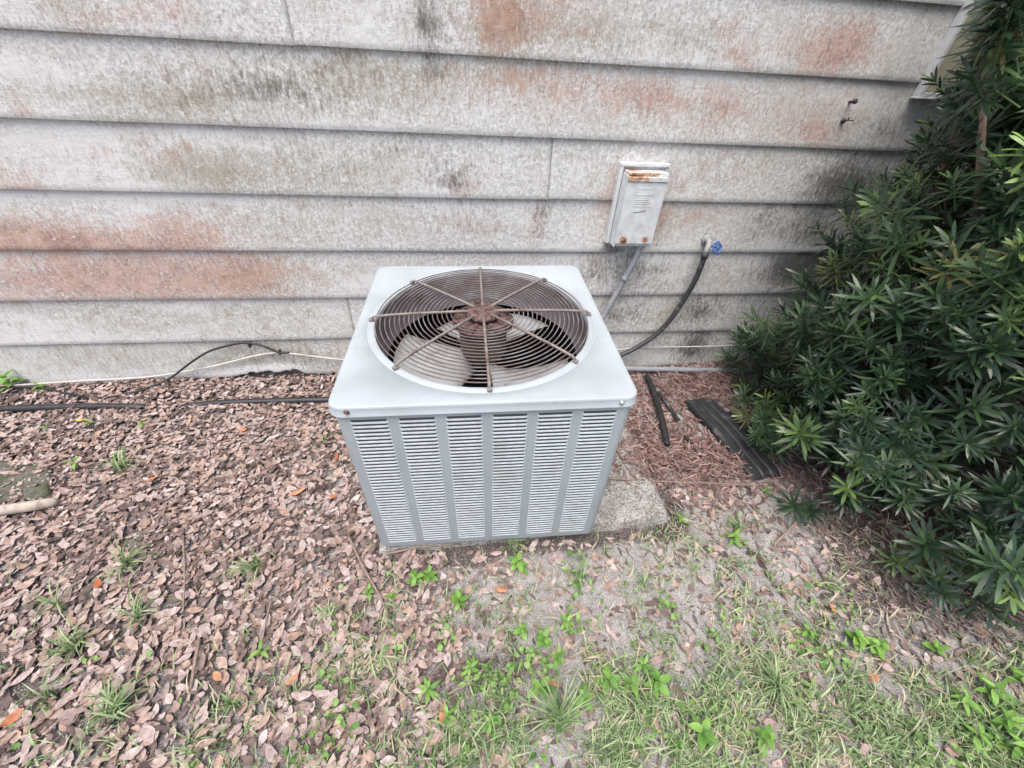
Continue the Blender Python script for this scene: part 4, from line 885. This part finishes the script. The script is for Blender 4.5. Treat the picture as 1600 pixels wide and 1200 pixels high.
# ================================================================== TWIGS
def twig(P, r, lab):
    pts = [tuple(G(u, v, z)) for u, v, z in P]; pts = [(x, y, z+float(gz(x, y))) for x, y, z in pts]; sp = smooth_path(pts, 4)
    tag(MB().tube(sp, [r*(1-.4*i/len(sp)) for i in range(len(sp))], 6).build('dry_twig', M['twig'], None, True), lab, 'twig', 'dry twigs on the ground')
twig([(545, 838, .03), (568, 888, .03), (592, 930, .03), (607, 965, .02)], .0045, 'long leaning dry stick left of the front corner of the unit')
twig([(285, 840, .03), (286, 900, .03), (285, 955, .03)], .0036, 'straight dry twig pointing away in the middle of the leaf litter')
twig([(311, 1000, .03), (304, 1045, .03), (298, 1078, .02)], .0055, 'dark upright twig in the lower left litter')
twig([(425, 935, .03), (416, 970, .03), (410, 1000, .025)], .0026, 'thin dry twig above the lone yellow-green seedling')
twig([(605, 870, .025), (660, 858, .028), (720, 852, .022)], .0040, 'pale dry twig lying along the bottom front edge of the unit')
twig([(80, 658, .03), (95, 648, .035), (120, 628, .03)], .0026, 'thin twig crossing the black pipe at the far left')
twig([(950, 748, .095), (1020, 752, .06), (1110, 756, .035), (1170, 760, .03)], .0034, 'long thin red-brown twig lying across the concrete slab')
twig([(965, 800, .03), (1000, 826, .02), (1040, 842, .02)], .0025, 'thin dry stem in front of the concrete slab') if False else None
twig([(1210, 850, .02), (1228, 832, .025), (1245, 815, .02)], .0050, 'short brown stick at the foot of the shrub')
twig([(1310, 990, .02), (1372, 1012, .02)], .0028, 'thin dry twig beside the lobed-leaf weeds') if False else None
twig([(700, 1085, .02), (740, 1060, .02), (775, 1020, .02)], .0032, 'pale dry stem slanting through the weeds at the bottom')

# ================================================================== SHRUB
def shoot_variant(seed, young=False, dense=22):
    r_ = random.Random(seed); Vs, Fs, tp = [], [], []
    L = .085 if not young else .06
    for k in range(dense):
        t_ = k/(dense-1); zb = L*(.05+.95*t_); a = k*2.39996+r_.uniform(-.25, .25)
        out = math.radians(82-56*t_**1.6+r_.uniform(-9, 9))                # from axis
        ll = (.086-.030*t_)*r_.uniform(.82, 1.12)*(.72 if young else 1); w = .0080*r_.uniform(.85, 1.15); seg = 4; b = len(Vs)
        dr = r_.uniform(.06, .22)
        for i in range(seg+1):
            u = i/seg; ww_ = w*(.35+.65*math.sin(PI*min(1, u*.62+.18)))*(1 if u < .99 else .12)
            rad = ll*u*math.sin(out)+.002; zz = zb+ll*u*math.cos(out)-dr*ll*u*u
            ca, sa = math.cos(a), math.sin(a)
            for s in (-1, 1):
                Vs.append((ca*rad-sa*s*ww_/2, sa*rad+ca*s*ww_/2, zz+.10*ww_)); tp.append((.15+.85*t_ if t_ > .3 else .1) if young else max(0, t_-.72)*.9*r_.uniform(0, 1))
        Fs += [(b+i*2, b+i*2+2, b+i*2+3, b+i*2+1) for i in range(seg)]
    b = len(Vs)
    for z, r in ((-.05, .0028), (L, .0016)):
        for q in range(4): Vs.append((r*math.cos(q*PI/2), r*math.sin(q*PI/2), z)); tp.append(.15)
    Fs += [(b+q, b+(q+1) % 4, b+4+(q+1) % 4, b+4+q) for q in range(4)]
    return np.array(Vs), np.array(Fs), np.array(tp)
SV = [shoot_variant(k, False, 20+k % 3*3) for k in range(7)]+[shoot_variant(50+k, True, 16) for k in range(2)]
shrub = empty('podocarpus_shrub', (2.0, -.62, 0)); tag(shrub, 'large dark green shrub with long narrow whorled leaves filling the right side', 'shrub')
SCX, SCY = 2.02, -.70
def rad(z, ph):
    r = np.interp(z, [-.05, .08, .3, .6, .9, 1.2, 1.5, 1.8, 2.1, 2.4], [.78, .92, .93, .85, .78, .68, .60, .54, .44, .15])
    r = r*(1-.20*np.clip(np.cos(ph-math.radians(140)), 0, 1)**2*np.clip(np.interp(z, [0, .3, .9, 1.3], [.4, 1, .6, .2]), 0, 1))
    return r*(1+.13*(vnoise(ph*3.2+9, z*4.5, 71)-.5)*2+.06*(vnoise(ph*9, z*11, 72)-.5)*2)
NS = 3900
ph = rng.uniform(0, 2*PI, NS); sz = rng.uniform(.03, 2.38, NS)
front = (np.cos(ph-math.radians(215)) > -.15) | (rng.random(NS) < .45)
ph, sz = ph[front], sz[front]; NS = len(ph)
inner = rng.random(NS) < .36; rho = np.where(inner, rng.uniform(.50, .78, NS), rng.uniform(.74, 1.05, NS))
core = rng.random(NS) < .10; rho = np.where(core, rng.uniform(.15, .55, NS), rho); inner |= core
rr_ = np.maximum(rad(sz, ph)*rho-.06, .05)
px = SCX+np.cos(ph)*rr_; py = SCY+np.sin(ph)*rr_*.93
# a few low sprigs reaching out along the wall and onto the soil
ex = [(1.50, -.11, .06), (1.57, -.14, .10), (1.46, -.16, .05), (1.62, -.20, .14), (1.55, -.24, .08), (1.66, -.1, .2), (1.43, -1.22, .03), (1.49, -1.20, .05), (1.22, -.98, .03), (1.26, -1.02, .05), (1.30, -.62, .12), (1.25, -.70, .10), (1.66, -1.30, .05), (1.58, -1.25, .10)]
px = np.concatenate([px, [e[0] for e in ex]]); py = np.concatenate([py, [e[1] for e in ex]]); sz = np.concatenate([sz, [e[2] for e in ex]])
for _ in range(110):
    v_ = random.uniform(-60, 190); q_ = onY(random.uniform(1600-.40*v_, 1660), v_, random.uniform(-.74, -.36)); ex.append((float(q_[0]), float(q_[1]), float(q_[2])-.05)); px = np.append(px, q_[0]); py = np.append(py, q_[1]); sz = np.append(sz, q_[2]-.05)
ph = np.concatenate([ph, [math.atan2(e[1]-SCY, e[0]-SCX) for e in ex]]); inner = np.concatenate([inner, [False]*len(ex)])
tC = np.stack([px, py, sz+.05], 1)-CAM; td = np.maximum(tC@CF, .05); tu = 800+FPX*(tC@CR)/td; tv = 600-FPX*(tC@CU)/td
gap = (np.abs(tu-1530) < 16) & (tv > 180) & (tv < 300) & (td < 1.5)
k = (py < -.055) & (px < 3.0) & ~gap; px, py, sz, ph, inner = px[k], py[k], sz[k], ph[k], inner[k]; NS = len(px)
el = rng.uniform(.35, 1.05, NS)+.25*np.clip(sz-1.2, 0, 1); pz = ph+rng.normal(0, .38, NS)
ax_ = np.stack([np.cos(pz)*np.cos(el), np.sin(pz)*np.cos(el)*np.where(py > -.2, .2, 1), np.sin(el)], 1); ax_ /= np.linalg.norm(ax_, axis=1)[:, None]
ref = np.stack([-np.sin(pz), np.cos(pz), np.zeros(NS)], 1); e1 = ref-ax_*(ref*ax_).sum(1)[:, None]; e1 /= np.linalg.norm(e1, axis=1)[:, None]; e2 = np.cross(ax_, e1)
sp_ = rng.uniform(0, 2*PI, NS); f1 = e1*np.cos(sp_)[:, None]+e2*np.sin(sp_)[:, None]; f2 = np.cross(ax_, f1)
RS = np.stack([f1, f2, ax_], -1); SS = .72+.62*rng.random(NS)**1.2; TS = np.stack([px, py, sz], 1)
sv = np.where((rng.random(NS) < .075) & ~inner, rng.integers(7, 9, NS), rng.integers(0, 7, NS))
dC = TS-CAM; dep = np.maximum(dC@CF, .05); pu = 800+FPX*(dC@CR)/dep; pv = 600-FPX*(dC@CU)/dep
fac = -((dC/np.linalg.norm(dC, axis=1)[:, None])*np.stack([np.cos(ph), np.sin(ph), 0*ph], 1)).sum(1)
sc_ = np.where((pu < 1610) & (pv > -20) & (pv < 1210) & (dC@CF > .1) & ~inner & (fac > -.25), SS/dep*(1+fac), -1)
od = np.argsort(-sc_); solo = od[:296]; solo = solo[sc_[solo] > 0]; rest = np.setdiff1d(np.arange(NS), solo)
ro = np.array(shrub.location)
fo = link('foliage', scatter('foliage', SV, sv[rest], RS[rest], SS[rest], TS[rest]-ro, M['podo'], rng.random(len(rest)), 'tip'), shrub); tag(fo, kind='stuff')
SM = [bulk('leaf_shoot', V, F, M['podo'], {'rnd': np.zeros(len(V)), 'tip': tp}) for V, F, tp in SV]
for i in solo:
    o = link('leaf_shoot', SM[sv[i]], shrub); o.matrix_local = Matrix.Translation(Vector(TS[i]-ro)) @ Matrix(RS[i].tolist()).to_4x4() @ Matrix.Scale(float(SS[i]), 4)
# stems and branches
for k, (bx, by) in enumerate([(0, 0), (-.22, -.10), (.12, -.22), (-.12, .16), (.22, .12)]):
    lean = [(-.10, -.10), (-.42, -.02), (.1, -.4), (-.35, .15), (.35, .1)][k]; top = [1.95, 1.75, 1.6, 1.5, 1.7][k]
    P_ = smooth_path([(bx*.6, by*.6, -.05), (bx+lean[0]*.25, by+lean[1]*.25, top*.35), (bx+lean[0]*.55, by+lean[1]*.6, top*.7), (bx+lean[0], by+lean[1], top)], 6)
    MB().tube(P_, [.024-.016*i/len(P_) for i in range(len(P_))], 8).build('trunk' if k == 0 else 'branch', M['bark'], shrub, True)
bp = [Vector(onY(u, v, y))-Vector(shrub.location) for u, v, y in ((1500, 470, -.46), (1522, 370, -.58), (1530, 280, -.64), (1535, 200, -.66), (1540, 150, -.66), (1552, 105, -.66))]
MB().tube(smooth_path(bp, 5), [.0125-.009*i/26 for i in range(26)], 8).build('branch', M['pale_bark'], shrub, True)
bm = MB()
for i in rng.choice(np.nonzero(sz < 1.25)[0], 380, replace=False):
    e = Vector(TS[i]-ro)-Vector(ax_[i])*.05; s = Vector((e.x*.35, e.y*.35, max(.05, e.z*.8-.1))); mid_ = (e+s)/2+Vector((0, 0, -.03))
    bm.tube([s, mid_, e], [.006, .0045, .0028], 5, False)
tag(bm.build('twigs', M['bark'], shrub, True), kind='stuff')
